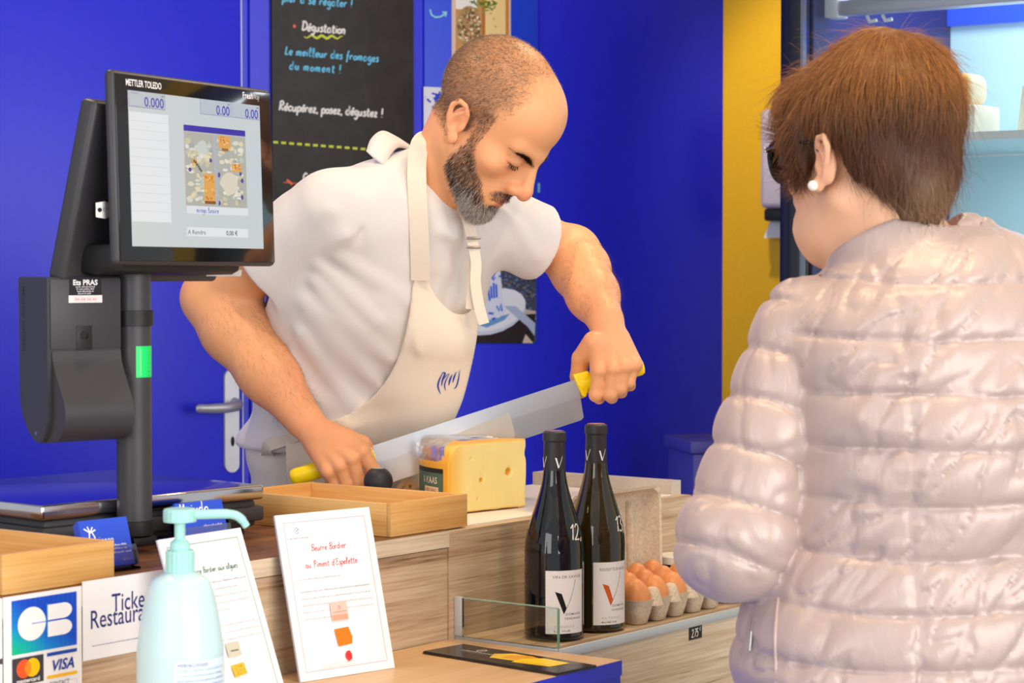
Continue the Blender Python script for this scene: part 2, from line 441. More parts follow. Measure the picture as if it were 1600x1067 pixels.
# door in the left of the wall
d1 = empty('door_1', WL(T_DOOR-.45, 0, 0), kind='structure')
box('door_leaf', WL, (T_DOOR-.92, T_DOOR), (-.045, .004), (.006, 2.19), M['blue_door'], d1, .003)
box('door_edge', WL, (T_DOOR+.0005, T_DOOR+.0035), (-.04, .0015), (.006, 2.19), mat('pale_door_edge', rgb(205, 205, 240), .4), d1)
box('door_jamb', WL, (T_DOOR+.0045, T_JAMB-.0005), (-.11, -.012), (.0, 2.2), M['blue_wall'], d1)
# handle: long plate, lever, key hole
hx0, hz1 = wall_at(347.5, 576); hx1, hz0 = wall_at(373, 737); hc = (hx0+hx1)/2; hw = (hx1-hx0)/2
hd = []
for k in range(13): a = math.pi*k/12; hd.append((hc+hw*math.cos(a), hz1-hw+hw*math.sin(a)))
for k in range(13): a = math.pi+math.pi*k/12; hd.append((hc+hw*math.cos(a), hz0+hw+hw*math.sin(a)))
V, F = loft([[WL(x, .004, z) for x, z in hd], [WL(x, .009, z) for x, z in hd], [WL(hc+(x-hc)*.88, .012, hz0+(z-hz0)*.995) for x, z in hd]])
satin = mat('satin_silver', rgb(188, 188, 196), .42, .6)
plate = mk('handle_plate', V, F, satin, d1, autosmooth=40)
lz = wall_at(360, 634)[1]
lever = tube('lever', catmull([WL(hc+.006, .012, lz+.008), WL(hc+.006, .045, lz+.004), WL(hc-.02, .06, lz), WL(hc-.07, .062, lz-.001), WL(hc-.10, .06, lz)], 5), [.012]*5+[.0115]*5+[.0115]*5+[.0105]*5+[.006], satin, d1, 12, .75)
kx, kz = wall_at(361, 689)
kh = Print(plane_fn(WL(0, .0122, 0), WU, (0, 0, 1)))
kh.ell(kx, kz, .0045, .0115, BLACK); kh.ell(wall_at(361, 728)[0], wall_at(361, 728)[1], .004, .004, rgb(235, 235, 240)); kh.build('keyhole', d1)

def wall_poly(px): return [wall_at(x, y) for x, y in px]
# ---- chalkboard
cx0, cx1 = ta(423.5), ta(644); cz0 = wall_at(430, 492)[1]
cb = empty('chalkboard', WL((cx0+cx1)/2, 0, cz0), 'tall black chalkboard with white and blue French handwriting on the blue wall', 'chalkboard')
M['slate'] = fine(mat('chalkboard_black', rgb(46, 42, 40), .6), 25, .25, .1)
box('board', WL, (cx0, cx1), (.0005, .012), (cz0, 2.5), M['slate'], cb, .001)
class OnWall:
    def __init__(s, off, pr=None): s.off = off; s.p = Print(plane_fn(WL(0, off, 0), WU, (0, 0, 1)))
    def at(s, px, py): return wall_at(px, py, s.off)
wb = OnWall(.0125); CHW, CHB, CHY, CHO = rgb(235, 232, 226), rgb(110, 196, 232), rgb(205, 222, 70), rgb(232, 110, 80)
def chalk(text, px, py, px1, xh, col, w=.0036):
    x, z = wb.at(px, py); h = xh*5.25/3500; x1 = wb.at(px1, py)[0]
    nat = wb.p.hand_w(text, h); sp = 2.2+(x1-x-nat)/(h/10)/len(text)
    p = wb.p = Print(plane_fn(WL(0, wb.off, 0), WU, (0, 0, 1))); k0 = len(p.V)
    p.hand(text, x, z, h, w, col, .12, sp, .5)
    # the lines of writing fall a little to the right
    for i in range(k0, len(p.V)):
        v = p.V[i]; a = (v-WL.o).dot(WU); v.z -= (a-x)*.035
    p.build('chalk_writing', cb)
chalk('pier à se régaler !', 441, 2, 552, 6.2, CHB)
chalk('Dégustation', 471, 47, 540, 6.8, CHW, .0042)
chalk('Le meilleur des fromages', 445, 85, 593, 6.2, CHB)
chalk('du moment !', 452, 108, 536, 6.2, CHB)
chalk('Récupérez, posez, dégustez !', 436, 172, 596, 6.8, CHW, .0042)
chalk('Choisir', 473, 284, 540, 6.8, CHW, .0042)
wb.p = Print(plane_fn(WL(0, wb.off, 0), WU, (0, 0, 1)))
x, z = wb.at(460, 41); wb.p.ell(x, z, .0036, .0042, CHO)
def chalk_part(nm):
    wb.p.build(nm, cb); wb.p = Print(plane_fn(WL(0, wb.off, 0), WU, (0, 0, 1)))
chalk_part('chalk_dot')
wb.p.line([wb.at(475+i*2.9, 57+2.2*math.sin(i*1.15)+i*.07) for i in range(22)], .006, CHY, True)
chalk_part('chalk_underline')
for i in range(12):
    x0 = 427+i*12.4; wb.p.line([wb.at(x0, 222+i*.95), wb.at(x0+7.5, 222.5+i*.95)], .0055, CHY)
chalk_part('chalk_dashes')
wb.p.line([wb.at(443, 285), wb.at(470, 287)], .007, CHO, True); wb.p.line([wb.at(448, 281), wb.at(457, 288)], .006, CHO)
wb.p.build('chalk_arrow', cb)
# ---- poster: blue panel with a strip of pictures
px0, px1 = ta(661.5), ta(838); pz0 = wall_at(780, 537)[1]
po = empty('poster', WL((px0+px1)/2, 0, pz0), 'tall blue poster with cheese board photograph and wrapped cheese on white plate', 'poster')
box('sheet', WL, (px0, px1), (.0005, .008), (pz0, 2.5), M['blue_poster'], po, .001)
wp = OnWall(.0083); p = wp.p
def wpoly(px, col): p.poly([wp.at(a, b) for a, b in px], col)
def wrect(x0, y0, x1, y1, col): a = wp.at(x0, y1); b = wp.at(x1, y0); p.rect(a[0], a[1], b[0], b[1], col)
def well(x, y, rx, ry, col, rot=0): a = wp.at(x, y); s = 5.3/3500; p.ell(a[0], a[1], rx*s*1.08, ry*s, col, rot=rot, n=18)
wrect(706, -60, 798, 240, rgb(226, 196, 176)); wrect(712, -60, 795, 240, rgb(200, 150, 92))
wrect(712, -60, 745, 14, rgb(240, 236, 230)); wrect(758, -60, 790, 76, rgb(246, 214, 150)); wrect(756, 76, 790, 84, rgb(214, 140, 50))
wrect(790, -60, 794, 84, rgb(206, 130, 44)); wrect(753, -60, 758, 78, rgb(190, 112, 40))
for i in range(4): well(775+random.uniform(-10, 10), random.uniform(15, 70), 1.4, 1.6, rgb(206, 150, 80))
well(733, 42, 20, 33, rgb(176, 140, 92))
for i in range(110):
    a, r = random.uniform(0, 6.28), math.sqrt(random.random())
    well(733+18*r*math.cos(a), 42+31*r*math.sin(a), random.uniform(1.2, 3), random.uniform(1.2, 3), random.choice([rgb(240, 226, 196), rgb(146, 96, 56), rgb(206, 176, 130), rgb(110, 106, 60), rgb(226, 200, 160), rgb(120, 70, 44)]))
for i in range(26):
    a = wp.at(random.uniform(735, 775), random.uniform(2, 18)); p.ell(a[0], a[1], .007, .002, random.choice([rgb(92, 122, 34), rgb(130, 150, 50), rgb(70, 96, 30)]), n=8, rot=random.uniform(-.8, .8))
for i in range(34):
    y = 74+i*4.2; x = 712+random.uniform(0, 9); L = random.uniform(12, 26)
    wpoly([(x, y), (x+L, y-8), (x+L+1, y-3), (x+1, y+5)], random.choice([rgb(248, 206, 96), rgb(238, 184, 66), rgb(252, 222, 130), rgb(226, 164, 60)]))
well(753, 96, 11, 15, rgb(226, 176, 130)); well(753, 97, 8.5, 12, rgb(110, 44, 24)); well(755, 99, 5, 6, rgb(150, 66, 40))
wrect(767, 83, 794, 100, rgb(240, 232, 222))
def flush(nm):
    global p
    p.build(nm, po); p = wp.p = Print(plane_fn(WL(0, wp.off, 0), WU, (0, 0, 1)), .0002)
flush('cheese_board_picture')
p.line([wp.at(*q) for q in ((672, 15), (674, 23), (680, 27), (689, 26), (697, 20))], .004, rgb(150, 222, 226))
p.line([wp.at(*q) for q in ((691, 19), (698, 19), (696, 26))], .0035, rgb(150, 222, 226))
flush('arrow_print')
wrect(662, 137, 702, 236, rgb(232, 230, 240))
bl = rgb(42, 66, 206)
for tx, ax, ay, ang, h in (('Mirega', 667, 226, 1.25, .010), ('Mirega', 677, 146, -1.4, .010), ('Mire', 696, 196, 1.3, .011), ('ga', 692, 142, -1.3, .012), ('Mi', 667, 170, 1.05, .012), ('Mirega', 690, 232, 1.2, .010)):
    k0 = len(p.V); a = wp.at(ax, ay); p.hand(tx, 0, 0, h, .0045, bl, .2, 2)
    o_ = WL(a[0], wp.off, a[1]); c_, s_ = math.cos(ang), math.sin(ang)
    for i in range(k0, len(p.V)):
        v = p.V[i]-WL(0, wp.off, 0); x, z, n_ = v.dot(WU), v.z, v.dot(WN)
        p.V[i] = o_+WU*(x*c_-z*s_)+Vector((0, 0, x*s_+z*c_))+WN*n_
(xa, za), (xb, zb) = wp.at(662.5, 235), wp.at(702, 138)
okv = [xa < (v-WL.o).dot(WU) < xb and za < v.z < zb for v in p.V]
p.F = [f for k_, f in enumerate(p.F) if k_ == 0 or all(okv[i] for i in f)]
flush('wrapping_picture')
Z0 = 537
wrect(705, 398, 837.5, 536.5, rgb(66, 70, 92))
for i in range(170):
    a = random.uniform(782, 836); b_ = random.uniform(402, 482)
    if 5 < 100: well(a, b_, random.uniform(1.5, 3.5), random.uniform(1, 2), random.choice([rgb(40, 44, 66), rgb(96, 116, 170), rgb(120, 112, 110), rgb(56, 60, 84), rgb(78, 96, 140)]))
for i in range(14): well(random.uniform(770, 834), random.uniform(402, 418), random.uniform(3, 6), 1.5, random.choice([rgb(206, 166, 112), rgb(150, 124, 96)]))
wpoly([(815, 482), (837, 486), (837, 500), (810, 490)], rgb(200, 186, 172))
wpoly([(705, 536.5), (705, 500), (837, 490), (833, 536.5)], rgb(38, 26, 30))
wpoly([(821, 522), (833, 536), (816, 536)], rgb(214, 196, 180))
well(768, 488, 57, 34, rgb(206, 214, 236), .25); well(770, 484, 54, 32, rgb(232, 236, 248), .25)
wpoly([(787, 478), (805, 478), (836, 505), (835, 525), (824, 510), (800, 490)], rgb(176, 190, 220))
wpoly([(740, 505), (796, 490), (788, 500), (760, 512)], rgb(110, 160, 216))
wpoly([(750, 412), (756, 406), (772, 409), (781, 418), (786, 470), (791, 486), (780, 496), (752, 503), (742, 500), (748, 450)], rgb(222, 226, 246))
wpoly([(750, 412), (756, 406), (763, 407), (757, 503), (742, 500), (748, 450)], rgb(238, 240, 252))
bl2 = rgb(30, 92, 222)
for st in ([(752, 470), (754, 440), (760, 455), (761, 440), (765, 470)], [(767, 447), (768, 466)], [(771, 442), (772, 466)], [(775, 444), (776, 465)], [(764, 428), (775, 424), (768, 436), (774, 434), (770, 438)],
           [(752, 412), (762, 416)], [(764, 420), (766, 423)], [(776, 478), (779, 486), (783, 475), (784, 486)], [(763, 489), (771, 490)], [(768, 499), (774, 497)], [(754, 410), (764, 409)], [(779, 432), (783, 431)]):
    p.line([wp.at(*q) for q in st], .0052, bl2)
p.build('plate_picture', po)
# pale blue slip behind, just right of the poster
lb = box('notice', WL, (ta(838.6), ta(842.5)), (.0005, .004), (wall_at(840, 301)[1], wall_at(840, 286)[1]), mat('pale_blue_paper', rgb(120, 190, 235), .5))
meta(lb, 'small pale blue paper slip on the wall beside the poster', 'notice')
meta(box('trim_1', WL, (ta(842), ta(845)), (.0003, .004), (pz0+.45, 2.9), M['blue_wall']), kind='structure')

# ---- hand towel dispenser on the yellow wall
def yw_at(px, py, off=0):
    nn = YW.v; q = PP(px, py, YW.o+nn*off, nn); d = q-YW.o; return d.dot(YW.u), q.z
dx0, dz1 = yw_at(1187, 170, .1); _, dz0 = yw_at(1187, 345, .1)
td = empty('towel_dispenser', YW(dx0+.12, .06, dz0), 'white paper towel dispenser on the yellow wall with sheet hanging out', 'dispenser')
lav = mat('white_plastic', rgb(226, 216, 232), .35)
box('cover', YW, (dx0, dx0+.25), (.0005, .1), (dz0+.03, dz1), lav, td, .015, 3)
box('outlet', YW, (dx0+.008, dx0+.242), (.0005, .092), (dz0, dz0+.0295), M['black_soft'], td, .006)
s0 = yw_at(1199, 345, .05)[0]
V = [YW(s0+.01, .05, dz0+.004), YW(s0+.12, .05, dz0+.004), YW(s0+.12, .058, dz0-.04), YW(s0-.006, .06, dz0-.042)]
V += [q+YW.v*.001 for q in V]
mk('paper_sheet', V, [(0, 1, 2, 3), (7, 6, 5, 4), (0, 4, 5, 1), (1, 5, 6, 2), (2, 6, 7, 3), (3, 7, 4, 0)], M['paper'], td)

# ---- glass fronted fridge
FR = Frame((.549, 4.6, 0), (.8, -.6, 0), (.6, .8, 0))
fg = empty('display_fridge', FR(.6, .35, 0), 'tall navy display fridge with glass door and pale blue lit interior', 'fridge')
M['pale_liner'] = mat('pale_blue_liner', rgb(190, 222, 232), .5)
box('side_panel', FR, (0, .026), (0, .72), (.02, 2.25), M['navy'], fg, .002)
box('side_panel', FR, (1.2, 1.226), (0, .72), (.02, 2.25), M['navy'], fg, .002)
box('liner', FR, (.0265, .06), (.03, .66), (.1, 2.15), M['navy_in'], fg)
box('back_panel', FR, (.0265, 1.199), (.661, .72), (.02, 2.2), M['pale_liner'], fg)
box('header_panel', FR, (.061, 1.199), (.64, .6605), (1.915, 2.15), mat('bright_blue_print', rgb(30, 80, 240), .4), fg)
box('roof_panel', FR, (.0265, 1.199), (0, .72), (2.201, 2.25), M['navy'], fg)
box('base_panel', FR, (.0265, 1.199), (0, .66), (.02, .099), M['navy'], fg)
door = box('door_frame', FR, (.034, .062), (-.03, .012), (.1, 2.2), mat('dark_grey_frame', rgb(46, 48, 58), .3, .4), fg, .003)
box('door_frame', FR, (1.165, 1.195), (-.03, .012), (.1, 2.2), M['navy'], fg, .003)
box('door_seal', FR, (.027, .0335), (-.012, .02), (.1, 2.2), M['black_soft'], fg)
box('door_edge_strip', FR, (.0625, .068), (-.028, -.014), (.1, 2.2), mat('grey_strip', rgb(120, 122, 136), .3, .6), fg)
box('glass_door', FR, (.0625, 1.164), (-.008, -.004), (.12, 2.19), M['pane'], fg)
shelf_z = 1.632
gl_edge = mat('shelf_rail', rgb(238, 236, 236), .3)
M['milky'] = mat('milky_shelf', rgb(206, 228, 234), .3)
for sz in (shelf_z, 1.30, .95):
    sh = box('shelf', FR, (.061, 1.198), (.05, .655), (sz-.008, sz), M['milky'], fg)
    box('rail', FR, (.061, 1.198), (.036, .0495), (sz-.012, sz+.004), gl_edge, sh)
    box('rail', FR, (.061, 1.198), (.648, .6545), (sz-.0125, sz-.0085), gl_edge, sh)
lampz = 1.885
lb = box('lamp_bar', FR, (.075, 1.19), (.06, .10), (lampz, lampz+.03), mat('pale_metal', rgb(196, 190, 206), .3, .5), fg, .004)
box('lamp_bracket', FR, (.07, .1), (.055, .105), (lampz-.004, lampz+.07), mat('pale_bracket', rgb(214, 208, 220), .35), fg, .004)
for aa in (.15, .185): tube('hook_reflection', [FR(aa, .09, lampz-.002), FR(aa+.006, .09, lampz-.014), FR(aa+.022, .09, lampz-.012)], .004, gl_edge, fg, 8)  # white bits added to stand in for a reflection in the glass
fl = area('fridge_lamp', FR(.62, .3, 2.12), FR(.62, .42, 1.2), 1.0, .35, 9, (.92, .97, 1.0))
fl2 = area('fridge_lamp', FR(.62, .3, 1.61), FR(.62, .42, 1.0), 1.0, .35, 4, (.92, .97, 1.0))
# goods on the fridge shelves
def fr_at(px, py, b):
    q = PP(px, py, FR(0, b, 0), FR.v); d = q-FR.o; return d.dot(FR.u), q.z
cream = fine(mat('cream_wax', rgb(244, 230, 206), .5), 60, .05, .05); orange = fine(mat('orange_rind', rgb(244, 186, 70), .5), 60, .12, .05)
a0 = fr_at(1483, 200, .1)[0]; a1 = fr_at(1530, 200, .1)[0]; zt = fr_at(1500, 166, .12)[1]
c1 = box('cheese_block', FR, (a0-.03, a1), (.08, .2), (shelf_z+.0005, zt), cream, bev=.006)
meta(c1, 'square cream cheese block on the upper fridge shelf under the rounded piece', 'cheese')
zt2 = fr_at(1500, 115, .12)[1]
bm = bmesh.new(); bm_box(bm, FR, (a0-.028, fr_at(1520, 140, .1)[0]), (.085, .18), (zt+.0005, zt2), .022, 4)
c2 = bm_mk('cheese_wedge', bm, orange, autosmooth=50); meta(c2, 'rounded orange and cream cheese piece stacked on top of a cream block', 'cheese')
t_ = NT(orange); cc = t_.coords((1, 1, 1)); sx = t_.n('ShaderNodeSeparateXYZ'); t_.l(cc, sx.inputs[0])
t_.l(t_.ramp(sx.outputs[0], [(.0, rgb(240, 176, 60)), (.012, rgb(246, 226, 190))]), t_.b.inputs['Base Color'])
a0, a1 = fr_at(1568, 205, .1)[0], fr_at(1622, 205, .1)[0]; zt = fr_at(1585, 130, .12)[1]; ac = (a0+a1)/2; r_ = (a1-a0)/2
tub = lathe('yogurt_tub', [(r_, 0), (r_*1.0, .004), (r_*.74, zt-shelf_z-.012), (r_*.76, zt-shelf_z-.009), (r_*.72, zt-shelf_z-.003), (r_*.6, zt-shelf_z)], cream, FR(ac, .17, shelf_z+.0008), None, 32)
meta(tub, 'tapered white tub with a dark label on the upper fridge shelf', 'tub')
def cyl_fn(c, r0, a_c, zb, slope=0):
    c = Vector(c)
    return lambda x, y, h: c+Vector((math.cos(a_c+x/r0), math.sin(a_c+x/r0), 0))*(r0+slope*y+h)+Vector((0, 0, y))
pr = Print(cyl_fn(FR(ac, .17, shelf_z), r_, math.atan2(-.97, -.24), 0, -(r_*.26)/(zt-shelf_z-.012)))
pr.rect(-.012, .012, .042, .055, rgb(92, 116, 140), 10); pr.ell(-.0, .03, .008, .008, rgb(230, 226, 206)); pr.rect(.012, .05, .03, .054, rgb(200, 210, 220)); pr.words(-.008, .016, .03, .004, rgb(200, 210, 220))
pr.build('label', tub)
a0 = fr_at(1572, 390, .1)[0]; zt = fr_at(1585, 376, .12)[1]
t2 = lathe('yogurt_tub', [(.034, 0), (.036, .004), (.044, zt-1.3-.012), (.048, zt-1.3-.01), (.048, zt-1.3-.003), (.044, zt-1.3)], M['paper'], FR(a0+.05, .17, 1.3008), None, 32)
meta(t2, 'white lidded tub with blue band on the lower fridge shelf', 'tub')
pr = Print(cyl_fn(FR(a0+.05, .17, 1.3), .036, math.atan2(-.97, -.24), 0, .07)); pr.rect(-.05, .06, .06, .09, rgb(40, 70, 190), 14); pr.build('label', t2)
a0 = fr_at(1272, 400, .1)[0]; zt = fr_at(1285, 379, .12)[1]
bm = bmesh.new(); bm_box(bm, FR, (a0, a0+.075), (.1, .15), (1.3008, zt), .012, 3)
gb = bm_mk('gold_packet', bm, mat('gold_foil', rgb(236, 190, 104), .28, .7), autosmooth=50)
meta(gb, 'small shiny gold packet standing on the lower fridge shelf', 'packet')

# blue bin by the wall, past the end of the counter
bx0 = P(1079, 700, 5.0); BN = Frame((bx0.x, 5.0, 0), (1, .2, 0))
bz = P(1079, 690, 5.0).z
bn = empty('storage_bin', BN(.14, .1, 0), 'blue plastic bin standing against the wall beyond the counter end', 'bin')
bcol = mat('violet_blue_plastic', rgb(92, 92, 190), .5)
box('bin_body', BN, (.008, .27), (.008, .22), (.002, bz-.028), bcol, bn, .006)
box('bin_rim', BN, (0, .278), (0, .228), (bz-.0275, bz), bcol, bn, .004)
# ================================================================== counter, plinth, shelf
AL, AR = -2.0, .62
ct = empty('shop_counter', K(-.7, .3, 0), 'long oak fronted shop counter with walnut brown and white worktops', 'counter')
box('countertop', K, (AL, -.0165), (0, .68), (.979, 1.003), M['walnut'], ct)
box('edge_band', K, (AL, -.0165), (-.0012, -.0002), (.9795, 1.0025), M['oak_pale'], ct)
box('front_panel', K, (AL, -.0175), (.002, .02), (.0, .978), M['oak'], ct)
box('front_panel', K, (-.0155, AR), (.0, .02), (.0, 1.001), M['oak'], ct)
box('worktop', K, (-.0155, AR-.03), (.0205, .30), (.979, 1.003), M['white'], ct)
box('upstand', K, (AR-.0295, AR), (.0205, .30), (.9, 1.024), M['greige'], ct)
box('back_panel', K, (AL, -.0175), (.60, .62), (0, .978), M['greige'], ct)
box('back_panel', K, (-.0155, AR-.03), (.28, .2995), (0, .978), M['greige'], ct)
box('end_panel', K, (-.0355, -.0175), (.021, .599), (0, .978), M['greige'], ct)
# the display shelf in front
SH = -.18
box('shelf_front', K, (.0, AR+.2), (SH, SH+.018), (.0, .838), M['oak_pale'], ct)
shf = box('shelf_board', K, (.0005, AR+.2), (SH+.0185, -.0005), (.83, .85), M['oak'], ct)
box('shelf_trim', K, (-.003, AR+.2), (SH-.003, SH), (.8385, .852), M['alu'], ct, .0008)
box('shelf_trim', K, (-.003, -.0), (SH+.0005, -.0005), (.8385, .852), M['alu'], ct, .0008)
box('shelf_trim', K, (-.0055, -.0002), (-.014, -.0005), (.8525, .909), M['alu'], ct, .0015)
gp = box('glass_pane', K, (-.0045, -.0005), (SH+.001, -.0145), (.8525, .907), M['pane'], ct)
box('glass_edge', K, (-.0046, -.0004), (SH-.0006, SH+.0008), (.8525, .907), mat('green_glass_edge', rgb(112, 160, 134), .15), ct)
box('glass_edge', K, (-.0046, -.0004), (SH+.001, -.0145), (.9071, .9082), mat('green_glass_rim', rgb(150, 190, 170), .15), ct)
# the plinth in front of the counter
pl = empty('plinth', K(-.8, -.15, 0), 'low plinth with pale beech top and royal blue front before the counter', 'plinth')
box('plinth_top', K, (AL, -.012), (-.29, -.0035), (.83, .85), M['beech'], pl, .001)
box('front_panel', K, (AL, -.013), (-.289, -.271), (.0, .8295), M['blue_panel'], pl)
box('side_panel', K, (-.03, -.0135), (-.2705, -.0035), (.0, .8295), M['blue_panel'], pl)
box('front_band', K, (AL, -.0125), (-.2912, -.2903), (.8297, .8497), M['blue_panel'], pl)

# ================================================================== bamboo trays
def tray(a, b, label):
    t = empty('bamboo_tray', K(a+.086, b+.15, 1.0035), label, 'tray', 'bamboo trays on the counter')
    L, Dp, H, T = .170, .300, .046, .008
    z0 = 1.0035
    box('front_board', K, (a, a+L), (b, b+T), (z0, z0+H), M['bamboo'], t, .0008)
    box('back_board', K, (a, a+L), (b+Dp-T, b+Dp), (z0, z0+H), M['bamboo'], t, .0008)
    box('side_board', K, (a, a+T), (b+T, b+Dp-T), (z0, z0+H-.0005), M['bamboo_v'], t, .0008)
    box('side_board', K, (a+L-T, a+L), (b+T, b+Dp-T), (z0, z0+H-.0005), M['bamboo_v'], t, .0008)
    box('tray_floor', K, (a+T, a+L-T), (b+T, b+Dp-T), (z0+.004, z0+.008), M['bamboo'], t)
    return t
tray(-.809, .012, 'bamboo tray at the counter front edge above the payment stickers')
tray(-.131, .010, 'bamboo tray on the counter between the scale and the cheese')

# ================================================================== checkout scale
sc_ = empty('checkout_scale', (-.46, 3.05, 1.003), 'black shop scale with steel weighing plate, pole mounted touch screen and label printer', 'scale')
fl_ = PZ(65, 790, 1.072); frr = PZ(413, 757, 1.072)
SCU = (frr-fl_); SCW = SCU.length; SCF = Frame((fl_.x, fl_.y, 0), SCU)
box('base', SCF, (.012, SCW-.004), (.012, .33), (1.013, 1.0515), M['black'], sc_, .006)
box('base_skirt', SCF, (.004, SCW+.004), (.004, .338), (1.022, 1.0425), M['black'], sc_, .004)
box('weighing_plate', SCF, (0, SCW), (0, .34), (1.0518, 1.072), M['steel_top'], sc_, .004, 3)
for x, y in ((.03, .03), (SCW-.03, .03), (.03, .3), (SCW-.03, .3)):
    lathe('foot', [(.014, 1.0035), (.014, 1.013)], M['black_soft'], SCF(x, y, 0), sc_, 20)
pp = P(210.5, 838, 2.90); PR = .0226
lathe('pole', [(PR, 1.045), (PR, 1.40)], M['black'], (pp.x, pp.y, 0), sc_, 40)
lathe('pole_foot', [(PR*.6, 1.024), (PR*1.02, 1.026), (PR*1.06, 1.03), (PR*1.06, 1.0445)], M['black_soft'], (pp.x, pp.y, 0), sc_, 40)
box('pole_bracket', SCF, ((pp-SCF.o).dot(SCF.u)-.025, (pp-SCF.o).dot(SCF.u)+.025), (-.04, .06), (1.0125, 1.0238), M['black_soft'], sc_, .003)
g = Print(lambda x, y, h: Vector((pp.x+(PR+h)*math.cos(x/PR), pp.y+(PR+h)*math.sin(x/PR), y)))
def pole_x(px):
    s = (px-210.5)*2.9/3500/PR; s = max(-.98, min(.98, s)); return PR*(-math.pi/2+math.asin(s)+math.atan2(-pp.x, pp.y)*-1*-1)
gx0 = pole_x(214); gz0, gz1 = P(0, 590, 2.88).z, P(0, 541, 2.88).z
g.rect(gx0, gz0, gx0+.034, gz1, rgb(30, 224, 112), 16)
for i in range(7): g.rect(gx0+.017, gz1-.006-i*.0052, gx0+.017+random.uniform(.006, .012), gz1-.0075-i*.0052, rgb(20, 120, 70), 2)
g.line([(gx0+.006, gz0+.003), (gx0+.006, gz1-.003)], .0008, rgb(180, 250, 210))
g.build('green_label', sc_, M['print_gloss'])
# customer screen
MLB, MRB = P(184, 414, 2.77), P(432, 416, 3.085); MLT = P(175, 107, 2.775)
MU = (MRB-MLB); MWd = MU.length; mw = (MLT-MLB); MU.normalize(); mw = mw-MU*mw.dot(MU); MHt = mw.length; mw.normalize()
MF = Frame(MLB, MU, MU.cross(mw), mw)          # b comes out of the screen
scr = box('screen_housing', MF, (0, MWd), (-.015, 0), (0, MHt), M['black'], sc_, .007, 3)
gl = box('screen_bezel', MF, (.005, MWd-.005), (-.0005, .0012), (.005, MHt-.005), M['black_gloss'], sc_, .001)
def m_at(px, py):
    q = PP(px, py, MF(0, .0012, 0), MF.v); d = q-MF.o; return d.dot(MF.u), d.dot(MF.w)
s0, s1, s2, s3 = m_at(197.5, 140), m_at(403.5, 165.5), m_at(413.5, 389.5), m_at(208, 384)
sx0, sx1 = (s0[0]+s3[0])/2, (s1[0]+s2[0])/2; sy0, sy1 = (s3[1]+s2[1])/2, (s0[1]+s1[1])/2
pm = Print(plane_fn(MF(0, .0012, 0), MF.u, MF.w))
SG = rgb(214, 220, 222)
pm.rect(sx0, sy0, sx1, sy1, SG)
SWd, SHt = sx1-sx0, sy1-sy0
def S(u, v): return sx0+u*SWd, sy1-v*SHt            # 0..1 across, 0..1 down
def srect(u0, v0, u1, v1, col): a = S(u0, v1); b = S(u1, v0); pm.rect(a[0], a[1], b[0], b[1], col)
NV = rgb(70, 74, 190)
srect(.005, .0, .265, .108, rgb(200, 206, 214)); srect(.525, .0, .765, .10, rgb(200, 206, 214)); srect(.772, .0, .995, .10, rgb(200, 206, 214))
for u0, u1 in ((.005, .265), (.525, .765), (.772, .995)):
    srect(u0, .098, u1, .102, rgb(140, 146, 190)); srect(u1-.003, .0, u1, .1, rgb(150, 156, 196)); srect(u0, .0, u0+.003, .1, rgb(150, 156, 196))
def digits(text, u1, v, h, wd):
    x1, y = S(u1, v); pm.type(text, x1, y, h*SHt, NV, .012, 'r', fit=wd*SWd)
digits('0.000', .255, .093, .062, .14); digits('0.00', .755, .093, .062, .105); digits('0.00', .985, .093, .062, .105)
x_, y_ = S(.02, .02); pm.words(x_, y_, x_+.02, .003, rgb(150, 154, 180))
for u in (.24, .74, .975): srect(u, .012, u+.014, .022, rgb(140, 144, 180))
srect(.005, .135, .285, .84, rgb(240, 243, 247))
for i in range(11): srect(.008, .19+i*.058, .28, .1925+i*.058, rgb(214, 220, 228))
srect(.395, .185, .875, .775, rgb(196, 194, 190)); srect(.395, .185, .875, .225, rgb(72, 60, 176))
def blob(u, v, ru, rv, col, n=9):
    x, y = S(u, v); k = random.uniform(0, 6)
    pm.poly([(x+ru*SWd*math.cos(2*math.pi*i/n)*random.uniform(.75, 1.2), y+rv*SHt*math.sin(2*math.pi*i/n)*random.uniform(.75, 1.2)) for i in range(n)], col)
for u0 in (.40, .645): srect(u0, .235, u0+.225, .72, rgb(190, 188, 176))
pal = [rgb(226, 226, 212), rgb(204, 206, 196), rgb(236, 226, 196), rgb(216, 208, 170), rgb(240, 236, 226), rgb(176, 180, 172), rgb(236, 220, 180)]
for i in range(150):
    uu = random.choice([.40, .648])+random.uniform(.015, .2); blob(uu, random.uniform(.27, .70), random.uniform(.008, .028), random.uniform(.007, .02), random.choice(pal), 7)
for i in range(9): blob(random.choice([.42, .60, .66, .83])+random.uniform(-.012, .012), random.uniform(.3, .7), .012, .018, rgb(100, 86, 160), 6)
for (u0, v0, u1, v1) in ((.535, .5, .62, .685), (.655, .235, .75, .32), (.755, .42, .83, .475), (.45, .405, .485, .455)):
    srect(u0, v0, u1, v1, rgb(238, 176, 92))
    for i in range(14): blob(random.uniform(u0+.01, u1-.01), random.uniform(v0+.01, v1-.01), .009, .008, random.choice([rgb(214, 130, 56), rgb(250, 206, 128), rgb(226, 150, 70)]), 6)
srect(.535, .685, .62, .705, rgb(150, 96, 50)); srect(.68, .32, .73, .34, rgb(170, 120, 60))
blob(.735, .56, .07, .085, rgb(232, 222, 200), 10); blob(.525, .33, .05, .05, rgb(214, 218, 214), 10)
for i in range(6): blob(.465+.01*i, .42+.013*i, .01, .009, rgb(96, 110, 84), 6)
srect(.624, .235, .643, .72, rgb(186, 190, 204))
srect(.395, .722, .875, .775, rgb(236, 238, 242))
x_, y_ = S(.47, .765); pm.hand('mirega lunaire', x_, y_, .0035, .0008, rgb(80, 92, 200), .2, 2.4)
